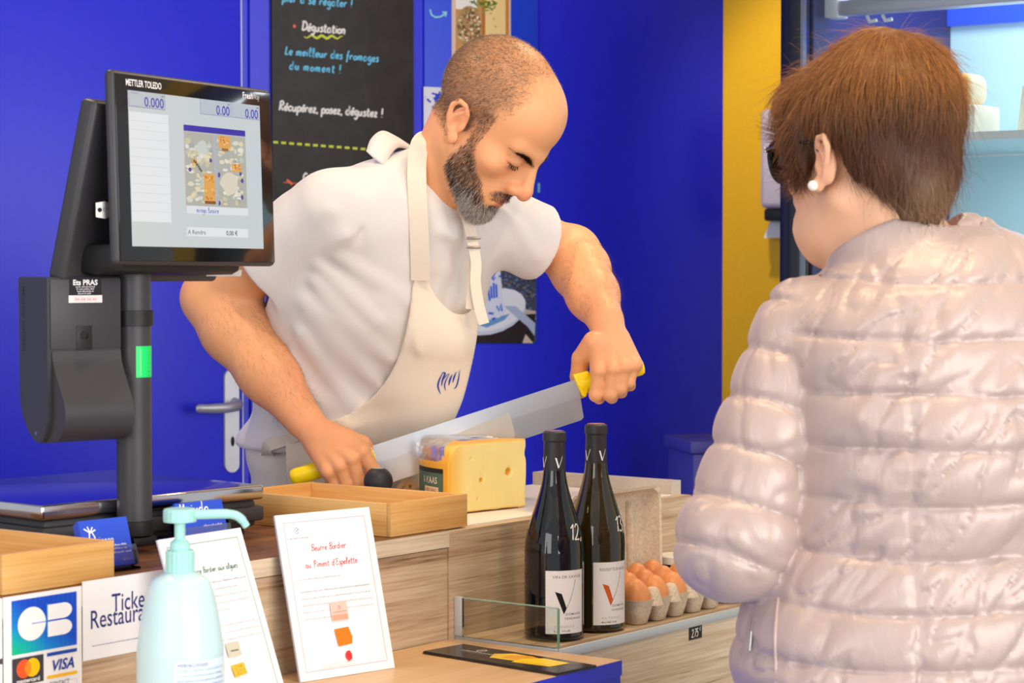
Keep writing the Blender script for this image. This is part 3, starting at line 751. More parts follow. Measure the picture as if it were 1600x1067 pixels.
srect(.395, .865, .87, .925, rgb(240, 242, 244))
x_, y_ = S(.40, .912); pm.type('A Rendre', x_, y_, .024*SHt*1.25, rgb(96, 100, 104), 0, 'l', fit=.135*SWd)
x_, y_ = S(.785, .912); pm.type('0,00 €', x_, y_, .024*SHt*1.25, rgb(70, 72, 78), .01, 'r', fit=.09*SWd)
pm.build('lit_screen', sc_, M['screen'])
pl_ = Print(plane_fn(MF(0, .0012, 0), MF.u, MF.w))
x0, y0 = m_at(196.5, 133); x1, _ = m_at(252, 137); pl_.type('METTLER TOLEDO', x0, y0, .0082, rgb(232, 232, 236), .022, 'l', fit=x1-x0); pl_.build('maker_lettering', sc_); pl_ = Print(plane_fn(MF(0, .0012, 0), MF.u, MF.w))
x0, y0 = m_at(379, 153); x1, _ = m_at(405, 157); pl_.type('Fresh', x0, y0, .0082, rgb(232, 232, 236), .02, 'l', fit=(x1-x0)*.6); pl_.type('Way', x0+(x1-x0)*.62, y0, .0082, rgb(200, 200, 204), 0, 'l', fit=(x1-x0)*.38)
pl_.build('maker_lettering', sc_)
# staff screen leaning against the back of it
RB = MF.o-MF.v*.10; RT = MF.o-MF.v*.045
RLB = Vector((RB.x, RB.y, P(112, 438, 2.8).z)); RLT = Vector((RT.x, RT.y, P(155, 155, 2.8).z))
rw = (RLT-RLB); RH = rw.length; rw.normalize(); RF = Frame(RLB, MF.u, MF.u.cross(rw), rw)
box('staff_screen', RF, (0, MWd*.95), (-.012, .014), (0, RH), M['black'], sc_, .007, 3)
box('hinge_block', MF, (.03, MWd-.06), (-.088, -.0155), (-.010, .03), M['black_soft'], sc_, .01)
box('spine', MF, (.09, MWd-.09), (-.048, -.0155), (.031, MHt-.03), M['black_soft'], sc_, .01)
kq = P(157, 328, 2.82)
kf = Frame(kq, (1, .25, 0))
key = empty('key', kq, 'small silver key stuck in the lock between the two scale screens', 'key')
V, F = loft([[kf(x, b, z) for x, z in ((-.006, -.009), (.006, -.011), (.014, -.007), (.02, -.0035), (.02, .0035), (.014, .007), (.006, .011), (-.006, .009))] for b in (-.001, .001)])
mk('key_bow', V, F, M['chrome'], key)
lathe('key_eye', [(.0028, -.0004), (.0028, .0004)], M['black_soft'], None, key, 14, axis=Frame(kf(-.001, -.0012, 0), (1, .25, 0), (0, 0, 1), kf.v))
kp = Print(plane_fn(kf(0, -.001, 0), kf.u, (0, 0, 1)), .0003); kp.type('ON', .003, -.002, .005, rgb(90, 80, 60), 0, 'l'); kp.build('key_stamp', key)
tube('key_blade', [kf(.018, 0, 0), kf(.034, 0, 0)], .0028, M['chrome'], key, 8, .4)
bl_ = Print(plane_fn(RF(0, .014, 0), RF.u, RF.w), .0004)
def r_at(px, py):
    q = PP(px, py, RF(0, .014, 0), RF.v); d = q-RF.o; return d.dot(RF.u), d.dot(RF.w)
x0, y1 = r_at(324, 420); x1, y0 = r_at(376.5, 429.5)
bl_.rect(x0, y0, x1, y1, rgb(226, 226, 226)); bl_.words(x0+.012, y0+.002, x1-.02, .0022, BLACK); bl_.words(x0+.012, y0+.006, x0+.022, .0022, BLACK)
bl_.line([(x0+.007+.003*math.cos(i), (y0+y1)/2+.003*math.sin(i*1.7)) for i in range(7)], .0007, BLACK)
bl_.build('type_label', sc_)
# label printer
PFo = P(75, 694, 2.80); PF = Frame((PFo.x, PFo.y, 0), (math.cos(math.radians(40)), math.sin(math.radians(40)), 0)); PF.v = Vector((PF.u.y, -PF.u.x, 0))
pz = P(75, 694, 2.80).z; ph = P(75, 433, 2.80).z-pz; PW = .104
prof = [(-.075, ph-.002), (-.072, ph), (-.002, ph), (0, ph-.002), (0, .03), (-.012, .006), (-.022, 0), (-.034, .0015), (-.052, .014), (-.066, .032), (-.073, .052)]
V, F = loft([[PF(a, b, pz+z) for b, z in prof] for a in (0, .003, PW-.003, PW)])
mk('printer_body', V, F, M['black'], sc_, autosmooth=30)
k = ph/.213
cov = [(.0012, .118*k), (.003, .105*k), (.009, .092*k), (.017, .078*k), (.025, .064*k), (.031, .053*k), (.0335, .043*k), (.033, .032*k), (.029, .020*k), (.021, .010*k), (.010, .004*k), (-.006, .001*k), (-.016, .0), ]
cov = [tuple(v)[:2] for v in [(p_.x, p_.y) for p_ in catmull([(b, z, 0) for b, z in cov], 4)]]
prof = cov+[(-.018, .002), (.0005, .03*k), (.0005, .118*k)]
V, F = loft([[PF(a, b, pz+z) for b, z in prof] for a in (.006, .008, PW-.002, PW)])
mk('printer_cover', V, F, M['black'], sc_, autosmooth=30)
box('cover_plate', PF, (.004, PW), (.0003, .0016), (pz+.121*k, pz+ph-.003), M['black'], sc_, .0006)
lx = PW*.49; lk = pz+.138*k
box('lock_tab', PF, (lx-.011, lx+.011), (.0017, .0024), (pz+.1195*k, lk+.012), M['black_soft'], sc_, .0003)
lathe('lock', [(.0055, 0), (.0055, .001), (.003, .0012)], M['black_gloss'], None, sc_, 20, axis=Frame(PF(lx, .0024, lk), PF.u, (0, 0, 1), PF.v))
st = Print(plane_fn(PF(0, .0018, pz), PF.u, (0, 0, 1)))
def p_at(px, py):
    q = PP(px, py, PF(0, .0018, 0), PF.v); return (q-PF.o).dot(PF.u), q.z-pz
x0, y1 = p_at(108, 434.5); x1, y0 = p_at(158.5, 461); _, yb = p_at(130, 473)
st.rect(x0, y0, x1, y1, rgb(34, 30, 38)); st.rect(x0-.001, yb, x1+.001, y0, rgb(232, 228, 228))
W_ = x1-x0; H_ = y1-y0
st.type('Ets PRAS', x0+W_/2, y0+H_*.60, H_*.30, WHITE, .03, 'c', fit=W_*.76)
for i in range(4): st.words(x0+W_*.2+i*.001, y0+H_*(.45-i*.13), x1-W_*.2-i*.001, .0024, rgb(220, 218, 222))
st.type('04 08 26 41', x0+W_/2, yb+(y0-yb)*.3, (y0-yb)*.36, rgb(240, 120, 130), 0, 'c', fit=W_*.66)
st.build('service_sticker', sc_)
em = Print(plane_fn(PF(0, -.06, pz), PF.v*-1, (0, 0, 1)))
em = Print(lambda x, y, h: PF(-h, -.058+.0*x, pz+ph-.012-x)+PF.v*y*-1)
em.type('METTLER TOLEDO', 0, 0, .007, rgb(52, 52, 56), .01, 'l'); em.build('embossed_lettering', sc_)
lathe('printer_screw', [(.0025, 0), (.0025, .001)], M['chrome'], None, sc_, 12, axis=Frame(PF(0, -.03, pz+.012), PF.v, (0, 0, 1), PF.u*-1))
# strap that ties the printer to the pole
jx = (pp-PF.o).dot(PF.u); jb = (pp-PF.o).dot(PF.v)
js0, js1 = P(200, 510, 2.87).z, P(200, 485.5, 2.87).z
lathe('pole_clamp', [(PR+.0005, js0), (PR+.003, js0+.0005), (PR+.003, js1-.0005), (PR+.0005, js1)], M['black_soft'], (pp.x, pp.y, 0), sc_, 40)
box('printer_arm', PF, (PW+.0003, jx-.006), (-.045, -.012), (js0, js1), M['black_soft'], sc_, .002)

# ================================================================== card holders
def card_holder(o_right, u, h, label, art, w=.09, lean=.3):
    fr0 = Frame(o_right-Vector(u).normalized()*w, u)      # left end at the table, v points into the shop
    root = empty('card_holder', fr0(w/2, 0, 0), label, 'card holder')
    z0 = 0
    wv = (Vector((0, 0, 1))+fr0.v*lean).normalized(); cf = Frame(fr0(0, .004, .004), fr0.u, fr0.u.cross(wv)*-1, wv)
    box('acrylic_base', fr0, (-.002, w+.002), (-.006, .05), (.0004, .003), M['acrylic'], root)
    box('acrylic_front', cf, (-.002, w+.002), (-.009, -.0075), (0, h*.42), M['acrylic'], root)
    for a in (-.002, w+.0005): box('acrylic_side', cf, (a, a+.0015), (-.0072, .011), (0, h*.55), M['acrylic'], root)
    box('acrylic_back', cf, (-.002, w+.002), (.0115, .013), (0, h*.8), M['acrylic'], root)
    n_ = 3
    for i in range(n_):
        c = box('card', cf, (.001+.0006*i, w-.003+.0004*i), (-.0065+.0045*i, -.0028+.0045*i), (.001, h-.0012*i), M['blue_card'], root)
        if i == 0:
            q = Print(plane_fn(cf(0, -.0065, 0), cf.u, cf.w)); art(q, w, h); q.build('card_print', root)
    return root
M['blue_card'] = mat('royal_blue_card', rgb(44, 84, 216), .45)
WHT = rgb(240, 242, 250)
def art1(q, w, h):
    x, y = w*.20, h*.74
    for a in (.2, .9, 1.7, 2.5): q.line([(x+.0, y), (x+.009*math.cos(a*1.1), y+.006*math.sin(a)+.002)], .0018, WHT)
    q.line([(x-.001, y), (x-.002, y-.005), (x-.004, y-.012)], .002, WHT); q.line([(x+.003, y), (x+.006, y-.006), (x+.004, y-.013)], .002, WHT)
    q.hand('mirega', w*.24, h*.5, .005, .001, WHT, .15, 2)
    q.words(w*.6, h*.42, w*.86, .003, WHT); q.words(w*.56, h*.35, w*.86, .003, WHT); q.words(w*.56, h*.27, w*.93, .003, WHT)
o1 = PZ(213, 888, 1.0035)
card_holder(o1, (.66, .75, 0), .060, 'clear holder of blue business cards with white emblem at the foot of the scale', art1, .078)
def art2(q, w, h):
    q.hand('Maixda', w*.06, h*.70, .0085, .0022, WHT, .12, 1.4)
    q.words(w*.5, h*.4, w*.9, .003, WHT)
o2 = PZ(360, 851, 1.0035)
card_holder(o2, (.66, .75, 0), .057, 'clear holder of blue cards with white script, behind the green framed leaflet', art2, .085)

# ================================================================== leaning leaflets
def leaflet(o_right, cu, lean_deg, w, h, art, name, label):
    cu = Vector(cu).normalized(); back = Vector((-cu.y, cu.x, 0)); L = math.radians(lean_deg)
    up = Vector((0, 0, math.cos(L)))+back*math.sin(L)
    fr0 = Frame(o_right-cu*w, cu, cu.cross(up)*-1, up)
    root = empty(name, o_right-cu*w*.5, label, 'leaflet', 'leaflets leaning on the counter')
    box('board', fr0, (0, w), (0, .0022), (0, h), M['paper'], root)
    box('backing', fr0, (.0, w), (.0024, .0042), (0, h), mat('lilac_edge', rgb(190, 196, 226), .4), root)
    q = Print(plane_fn(fr0(0, 0, 0), cu, up)); art(q, w, h); q.build('leaflet_print', root)
    return root
PK = rgb(240, 170, 178); RD = rgb(226, 72, 84); GY = rgb(186, 188, 196); GN = rgb(96, 150, 128); GD = rgb(50, 120, 84)
def crest(q, x, y, s, col):
    q.line([(x+s*.5*math.cos(i*.45), y+s*.65*math.sin(i*.45)) for i in range(15)], s*.12, col); q.line([(x-s*.2, y-s*.3), (x+s*.1, y), (x+s*.25, y+s*.35)], s*.12, col); q.line([(x-s*.1, y+s*.1), (x+s*.2, y-s*.15)], s*.1, col)
def art_red(q, w, h):
    q.frame(.0105, .0105, w-.0105, h-.0105, .0009, PK)
    crest(q, .03, h-.022, .006, rgb(110, 110, 130)); q.type('LE BEURRE BORDIER', .030, h-.033, .0022, rgb(120, 120, 130), 0, 'c', fit=.034); q.words(.025, h-.038, .036, .0014, GY)
    x = w*.27; t = 'Beurre Bordier'; n = q.hand_w(t, .0042); q.hand(t, w*.5-n/2*.95, h-.050, .0042, .0009, RD, .12, 1.8)
    t = 'au Piment d\'Espelette'; n = q.hand_w(t, .0042); q.hand(t, w*.5-n/2*.95, h-.071, .0042, .0009, RD, .12, 1.8)
    q.words(.02, h-.086, .092, .0026, GY)
    for i, e in enumerate((.134, .134, .134, .134, .07)): q.words(.02, h-.102-i*.0088, e, .0026, GY)
    x, y = w*.5, h-.131
    q.rect(x-.014, y-.012, x+.013, y+.012, rgb(242, 196, 184)); q.rect(x-.013, y-.011, x+.012, y-.004, rgb(244, 164, 138))
    crest(q, x, y+.005, .004, rgb(130, 80, 80)); q.type('LE BEURRE BORDIER', x, y-.0015, .002, rgb(130, 80, 80), 0, 'c', fit=.022)
    q.poly([(x-.013, y-.022), (x+.010, y-.021), (x+.014, y-.034), (x+.012, y-.043), (x-.010, y-.0445), (x-.011, y-.034)], rgb(244, 124, 30))
    q.poly([(x+.001, y-.052), (x+.006, y-.051), (x+.009, y-.056), (x+.0085, y-.062), (x+.003, y-.065), (x-.001, y-.061), (x-.0015, y-.056)], rgb(232, 60, 60))
    q.line([(x+.003, y-.054), (x+.005, y-.060)], .0008, rgb(180, 30, 40))
    q.words(.035, .016, .09, .0016, GY); q.words(.032, .0125, .09, .0016, GY)
redR = PZ(617, 1043, .8505); redL = PZ(470, 1066, .8505)
leaflet(redR, redR-redL, 14.5, (redR-redL).length, .213, art_red, 'butter_leaflet', 'white leaflet with red frame and red script on butter with Espelette pepper')
def art_green(q, w, h):
    q.frame(.0105, .0105, w-.0105, h-.0105, .0009, GN)
    crest(q, .03, h-.022, .006, rgb(120, 140, 130)); q.type('LE BEURRE BORDIER', .030, h-.033, .0022, rgb(120, 120, 130), 0, 'c', fit=.034)
    t = 'Le Beurre Bordier aux algues'; n = q.hand_w(t, .0036); q.hand(t, .122-n*.94, h-.048, .0036, .0009, GD, .12, 1.8)
    for i, e in enumerate((.134, .118, .13, .134, .09)): q.words(.02, h-.062-i*.0088, e, .0026, GY)
    for i, e in enumerate((.134, .134, .134)): q.words(.02, h-.116-i*.0088, e, .0026, GY)
    x, y = w*.5, h-.146
    q.rect(x-.012, y-.008, x+.012, y+.009, rgb(206, 202, 186)); q.rect(x-.006, y-.002, x+.008, y, rgb(120, 130, 110))
    q.poly([(x-.012, y-.018), (x+.011, y-.017), (x+.013, y-.031), (x-.010, y-.033)], rgb(222, 186, 60))
    for i in range(24): q.ell(x+random.uniform(-.009, .01), y-random.uniform(.019, .031), .0006, .0006, rgb(120, 110, 50), 6)
    q.poly([(x-.003, y-.043), (x+.004, y-.042), (x+.006, y-.047), (x+.002, y-.052), (x-.004, y-.049)], rgb(60, 62, 56))
grR = PZ(448, 1085, .8505)
leaflet(grR, (.55, .83, 0), 20, .149, .213, art_green, 'butter_leaflet', 'white leaflet with green frame and green script on butter with seaweed')

# ================================================================== payment signs on the counter front
def k_at(px, py, b):
    q = PP(px, py, K(0, b, 0), K.v); return (q-K.o).dot(K.u), q.z
CB0 = -.0024
def sign(name, pxs, label, art, cat='sign'):
    (ax0, z1), (ax1, _), (_, z0) = k_at(*pxs[0], CB0), k_at(*pxs[1], CB0), k_at(*pxs[2], CB0)
    o = box(name, K, (ax0, ax1), (-.0024, -.0014), (z0, z1), M['paper']); meta(o, label, cat)
    q = Print(plane_fn(K(ax0, -.0024, z0), K.u, (0, 0, 1))); art(q, ax1-ax0, z1-z0); q.build('sign_print', o); return o
def art_cb(q, w, h):
    x0, x1 = w*.1, w*.93
    S_ = (x1-x0); CH = h*.54; yt = h*.955; yb = yt-CH           # the card logo, wider than high
    def grad(u, v):
        a = np.array(rgb(20, 78, 206)[:3]); b = np.array(rgb(0, 176, 236)[:3]); c = np.array(rgb(10, 200, 120)[:3])
        k_ = max(0, min(1, (u+v)/1.1)); m_ = a*k_+b*(1-k_); g_ = max(0, 1-math.hypot(u*1.1, v*1.2)/.62); m_ = m_*(1-g_)+c*g_; return tuple(m_)+(1,)
    n = 14
    for i in range(n):
        for j in range(n): q.rect(x0+S_*i/n, yb+CH*j/n, x0+S_*(i+1)/n, yb+CH*(j+1)/n, grad((i+.5)/n, (j+.5)/n))
    W0 = rgb(245, 248, 252); cx, cy = x0+S_*.30, yb+CH*.53
    q.ell(cx, cy, S_*.215, CH*.31, W0, 40)
    bx = x0+S_*.545
    for (ya, yb_) in ((.545, .83), (.235, .515)):
        y0, y1 = yb+CH*ya, yb+CH*yb_; r = (y1-y0)/2; xr = bx+S_*.25
        q.poly([(bx, y0), (xr, y0)]+[(xr+S_*.13*math.cos(-math.pi/2+math.pi*i/14), (y0+y1)/2+r*math.sin(-math.pi/2+math.pi*i/14)) for i in range(1, 14)]+[(xr, y1), (bx, y1)], W0)
    blc = rgb(20, 130, 220)
    q.rect(x0+S_*.3, yb+CH*.522, bx+.0005, yb+CH*.538, blc); q.rect(bx-.0022, yb+CH*.2, bx, yb+CH*.86, blc)
    # card brands
    ym = yb-h*.035; mh = h*.27; mw_ = S_*.475
    q.rect(x0, ym-mh, x0+mw_, ym, rgb(62, 64, 72)); r = mh*.34; rx = mw_*.24; yc = ym-mh*.42
    q.ell(x0+mw_*.37, yc, rx, r, rgb(250, 92, 44), 30); q.ell(x0+mw_*.64, yc, rx, r, rgb(252, 200, 16), 30)
    q.ell(x0+mw_*.505, yc, rx*.40, r*.78, rgb(252, 146, 34), 20)
    q.type('mastercard', x0+mw_/2, ym-mh*.93, mh*.15, WHITE, .02, 'c', fit=mw_*.74)
    vx0 = x0+S_*.53; q.rect(vx0, ym-mh*.13, x1, ym, rgb(34, 74, 172)); q.rect(vx0, ym-mh+.001, x1, ym-mh*.85, rgb(250, 190, 20))
    q.type('VISA', (vx0+x1)/2+.002, ym-mh*.70, mh*.40, rgb(30, 60, 160), .02, 'c', fit=(x1-vx0)*.72, shear=.25)
    q.frame(x0, h*.005, x1, ym-mh-h*.035, .0008, rgb(214, 218, 228)); q.type('CONTACT', x1-.012, h*.035, h*.05, rgb(90, 96, 120), 0, 'r', fit=.03)
sign('payment_sign', ((5, 934), (127, 917), (60, 1082)), 'white payment sign with blue card logo and two smaller card logos', art_cb)
def art_tr(q, w, h):
    c = rgb(40, 48, 120)
    q.type('Ticket', w*.33, h*.56, .0215, c, .004, 'l', fit=.062); q.type('Restaurant', w*.09, h*.39, .0215, c, .004, 'l', fit=.106)
    q.words(w*.1, h*.165, w*.9, .0016, rgb(90, 96, 140))
sign('meal_voucher_sign', ((129, 909), (262, 889), (190, 1022)), 'white meal voucher sign lettered in dark blue behind the gel bottle', art_tr)
def art_e(q, w, h): q.words(w*.2, h*.5, w*.8, .003, GY)
sign('payment_sign', ((-70, 946), (3, 936), (0, 1082)), 'white notice cut by the picture edge left of the payment sign', lambda q, w, h: q.rect(w*.8, h*.3, w, h*.36, rgb(80, 80, 90)))

# ================================================================== hand gel
HG = Frame((P(281, 800, 2.42).x, 2.42, .8505), (1, 0, 0))
hg = empty('hand_gel', HG.o, 'pale aqua hand gel pump bottle standing on the beech plinth top', 'bottle')
aq = mat('aqua_pump', rgb(172, 228, 222), .35, sss=.2); gelm = mat('aqua_gel_bottle', rgb(206, 236, 242), .28, sss=.35); gelm.node_tree.nodes['Principled BSDF'].inputs['Subsurface Radius'].default_value = (.01, .014, .015)
def hz(py): return P(281, py, 2.42).z-.8505
def hr(w): return w*2.42/3500/2
prof = [(hr(120), 0), (hr(134), .004), (hr(137), .02), (hr(137), hz(1030)), (hr(132), hz(1000)), (hr(122), hz(965)), (hr(110), hz(935)), (hr(98), hz(915)), (hr(82), hz(903)), (hr(60), hz(897)), (hr(44), hz(893))]
pc = [(v.x, v.y) for v in catmull([(a, b, 0) for a, b in prof], 4)]
body = lathe('bottle_body', pc, gelm, HG, hg, 48, axis=HG)
nb_ = 36; rings = []
for r, z in ((22, 893), (22, 862), (20, 859)):
    rings.append([HG((hr(2*r)+(.0007 if i % 2 else 0))*math.cos(2*math.pi*i/nb_), (hr(2*r)+(.0007 if i % 2 else 0))*math.sin(2*math.pi*i/nb_), hz(z)) for i in range(nb_)])
V, F = loft(rings); mk('collar', V, F, aq, hg)
lathe('neck', [(hr(32), hz(858.8)), (hr(31), hz(848)), (hr(24), hz(844)), (hr(17), hz(842)), (hr(17), hz(815))], aq, None, hg, 24, axis=HG)
rings = []
for r, z in ((25, 814.8), (25.4, 812), (25.4, 798), (24, 795), (20, 794)):
    rings.append([HG((hr(2*r)+(.0004 if i % 2 else 0))*math.cos(2*math.pi*i/nb_), (hr(2*r)+(.0004 if i % 2 else 0))*math.sin(2*math.pi*i/nb_), hz(z)) for i in range(nb_)])
V, F = loft(rings); mk('pump_head', V, F, aq, hg)
sp_ = [P(303, 804, 2.42), P(335, 803, 2.425), P(358, 803, 2.43), P(370, 806, 2.432), P(379, 813, 2.434), P(385, 822, 2.436)]
tube('spout', catmull(sp_, 6), [.0052]*12+[.0048]*13+[.0042]*6, aq, hg, 14)
q = Print(cyl_fn(HG.o, hr(137), -math.pi/2+.25, 0)); q.rect(-.012, .02, .06, hz(1022), rgb(226, 240, 250), 20)
q.type('HYDROALCOOLIQUE', -.008, hz(1031), .0035, rgb(60, 70, 130), .01, 'l', fit=.034)
for i in range(6): q.words(-.009, hz(1038)-i*.0055, .052, .0026, rgb(140, 180, 214))
q.build('bottle_label', hg)

# ================================================================== folded leaflet on the plinth
lo = PZ(870, 1056, .8505); la = PZ(660, 1021, .8505); lc_ = PZ(931, 1043, .8505)
LF = Frame((la.x, la.y, .8505), lo-la); lw = (lo-la).length; ld = abs((lc_-lo).dot(LF.v))
bk = empty('butter_brochure', LF(lw/2, ld/2, 0), 'black folded brochure with yellow butter picture lying on the beech plinth', 'brochure')
for i in range(3): box('page', LF, (.0006*i, lw-.0004*i), (.0005*i, ld-.0003*i), (.0002+.0012*i, .0012+.0012*i), mat('black_glossy_paper', rgb(44, 40, 42), .25), bk)
q = Print(plane_fn(LF(0, 0, .0036), LF.u, LF.v))
crest(q, lw*.24, ld*.70, .012, rgb(220, 216, 210)); q.type('LE BEURRE BORDIER', lw*.14, ld*.5, .005, rgb(220, 216, 210), .01, 'l', fit=lw*.24)
q.words(lw*.18, ld*.42, lw*.36, .0025, rgb(190, 186, 180))
q.poly([(lw*.42, ld*.30), (lw*.36, ld*.62), (lw*.44, ld*.86), (lw*.60, ld*.84), (lw*.62, ld*.36)], rgb(246, 206, 70))
q.poly([(lw*.46, ld*.42), (lw*.46, ld*.7), (lw*.56, ld*.88), (lw*.64, ld*.80), (lw*.6, ld*.4)], rgb(230, 164, 50))
q.poly([(lw*.60, ld*.24), (lw*.58, ld*.60), (lw*.66, ld*.86), (lw*.86, ld*.82), (lw*.85, ld*.34)], rgb(250, 214, 40))
q.poly([(lw*.62, ld*.28), (lw*.62, ld*.46), (lw*.84, ld*.42), (lw*.85, ld*.34)], rgb(240, 190, 30))
q.words(lw*.78, ld*.86, lw*.93, .0025, rgb(190, 186, 180)); q.words(lw*.9, ld*.5, lw*.97, .0022, rgb(150, 146, 140))
q.build('brochure_print', bk, M['print_gloss'])

# ================================================================== wine bottles
def wine(px, Y, top_py, glass, ink, words, label, tilt_a):
    c = P(px, 985, Y); o = Vector((c.x, c.y, .8505)); H = P(px, top_py, Y).z-.8505
    root = empty('wine_bottle', o, label, 'bottle', 'wine bottles on the display shelf'); R = .0422; s = H/.292
    prof = [(.0, .004), (.028, .0), (.038, .0015), (R, .006), (R, .02), (R, .11), (R-.0004, .128), (.0395, .146), (.034, .166), (.027, .188), (.0215, .206), (.0176, .222), (.0158, .236), (.015, .25), (.0148, .285)]
    pc = [(max(v.x, .0001), v.y*s) for v in catmull([(a, b, 0) for a, b in prof], 4)]
    lathe('glass_body', pc, glass, o, root, 64)
    cap = [(.0152, .232*s), (.0158, .2325*s), (.0153, .262*s), (.0150, .277*s), (.0165, .2785*s), (.0166, .286*s), (.0158, .290*s), (.013, .292*s)]
    lathe('capsule', cap, M['capsule'], o, root, 40)
    lathe('capsule_top', [(.0125, .2921*s), (.0125, .2924*s)], mat('rose_foil', rgb(190, 140, 150), .3, .8), o, root, 30)
    a0 = math.atan2(-c.y, -c.x)+tilt_a       # faces the shop, turned by tilt_a
    q = Print(cyl_fn(o, R, a0, 0), .0004)
    w0 = .060
    q.rect(-w0/2, .012, w0/2, .100*s, rgb(240, 234, 234), 24)
    tk = rgb(90, 84, 84)
    q.type(words[0], -w0*.34, .0895, .0038, tk, .012, 'l', fit=w0*.76, space=1.1)
    q.rect(-w0*.42, .0865, w0*.46, .0868, rgb(190, 184, 184), 12); q.rect(-w0*.42, .095, w0*.46, .0953, rgb(200, 194, 194), 12)
    q.bent([(-w0*.28, .071), (-w0*.12, .068), (w0*.0, .047), (-w0*.07, .039)], ink)
    q.line([(v.x, v.y) for v in catmull([(w0*.0-.001, .0465, 0), (w0*.1, .06, 0), (w0*.2, .078, 0), (w0*.235, .087, 0)], 6)], .0007, tk)
    q.type('DOMAINE', -w0*.02, .0375, .0032, tk, .01, 'l', fit=w0*.42, space=1.2); q.type('VENDANGE', -w0*.05, .0315, .0032, tk, .01, 'l', fit=w0*.46, space=1.2)
    q.type(words[1], -w0*.30, .0185+.002, .0028, rgb(150, 146, 146), 0, 'l', fit=w0*.5, space=1.3); q.rect(-w0*.42, .0185, w0*.46, .0188, rgb(190, 184, 184), 12)
    q.type(words[2], -w0*.30, .0145, .0026, tk, .01, 'l', fit=w0*.4)
    q.build('label', root)
    q = Print(cyl_fn(o, .0158, a0-.75, .245*s), .0003)
    for off in (-.013, .011):
        q.line([(off-.0045, .254*s), (off-.0035, .2545*s), (off+.0005, .241*s)], .0022, WHITE); q.line([(off+.0005, .241*s), (off+.004, .25*s), (off+.0065, .257*s)], .0008, WHITE)
    q.build('capsule_print', root)
    hs = Print(lambda x, y, h: o+Vector((math.cos(a0+.1+x/.034), math.sin(a0+.1+x/.034), 0))*(np.interp(y/s, [.128, .146, .166, .188, .206], [.0418, .0395, .034, .027, .0215])+.0004+h)+Vector((0, 0, y)))
    hs.hand(words[3], .002, .142*s, .0105, .0018, WHITE, .2, 2.0); hs.build('price_writing', root)
    return root
M['capsule'] = fine(mat('black_capsule', rgb(44, 44, 48), .5), 500, .1, .15, .0003)
wg1 = mat('black_wine_glass', rgb(10, 12, 20), .04, coat=.4); wg2 = mat('olive_wine_glass', rgb(44, 34, 8), .04, coat=.4)
wine(866, 3.145, 673, wg1, BLACK, ('VIN DE SAVOIE', 'MONDEUSE', 'LA VUE', '12,'), 'dark wine bottle with black emblem label beside the small glass pane', .42)
wine(931, 3.222, 662, wg2, rgb(214, 96, 40), ('ROUSSETTE DE SAVOIE', 'ALTESSE', 'MADAME DE M', '13,9'), 'olive wine bottle with orange emblem label beside the egg carton', .62)

# ================================================================== eggs and their carton
CAR = Frame(K(.227, -.162, .8508), K.u, K.v); PIT = .0485
ec = empty('egg_carton', CAR(.12, .075, 0), 'open grey cardboard egg carton on the display shelf, its lid against the oak panel', 'carton')
M['pulp'] = fine(mat('moulded_pulp', rgb(214, 196, 172), .85), 240, .14, .5, .0012)
def sq(cx, cy, r, z, n=24, p=4):
    out = []
    for i in range(n):
        a = 2*math.pi*i/n; k = (abs(math.cos(a))**p+abs(math.sin(a))**p)**(-1/p); out.append((cx+r*k*math.cos(a), cy+r*k*math.sin(a), z))
    return out
NU, NVv = 5, 3
cup_proto = None
for i in range(NU):
    for j in range(NVv):
        cx, cy = PIT*(i+.5), PIT*(j+.5)
        if cup_proto is None:
            prof = [(.0135, 0, 3), (.0150, .001, 3), (.0195, .018, 3.4), (.0228, .034, 4), (.0236, .036, 5), (.0222, .036, 5), (.0212, .033, 4), (.0176, .016, 3.4), (.012, .003, 3)]
            V, F = loft([[CAR(*v) for v in sq(cx, cy, r, z, 24, p_)] for r, z, p_ in prof])
            cup_proto = mk('cup', V, F, M['pulp'], ec, autosmooth=50); c0 = (cx, cy)
        else:
            c = cup_proto.copy(); COL.objects.link(c); c.parent = ec
            d = CAR.u*(cx-c0[0])+CAR.v*(cy-c0[1]); c.location = d
peak_proto = None
for i in range(NU-1):
    for j in range(-1, NVv-1):
        cx, cy = PIT*(i+1), PIT*(j+1)+(.012 if j < 0 else 0)
        if peak_proto is None:
            V, F = loft([[CAR(*v) for v in sq(cx, cy, r, z, 16, 2.4)] for r, z in ((.016, .026), (.0125, .038), (.0095, .047), (.0075, .0505), (.004, .052))])
            peak_proto = mk('peak', V, F, M['pulp'], ec, autosmooth=60); c0p = (cx, cy)
        else:
            c = peak_proto.copy(); COL.objects.link(c); c.parent = ec; c.location = CAR.u*(cx-c0p[0])+CAR.v*(cy-c0p[1])
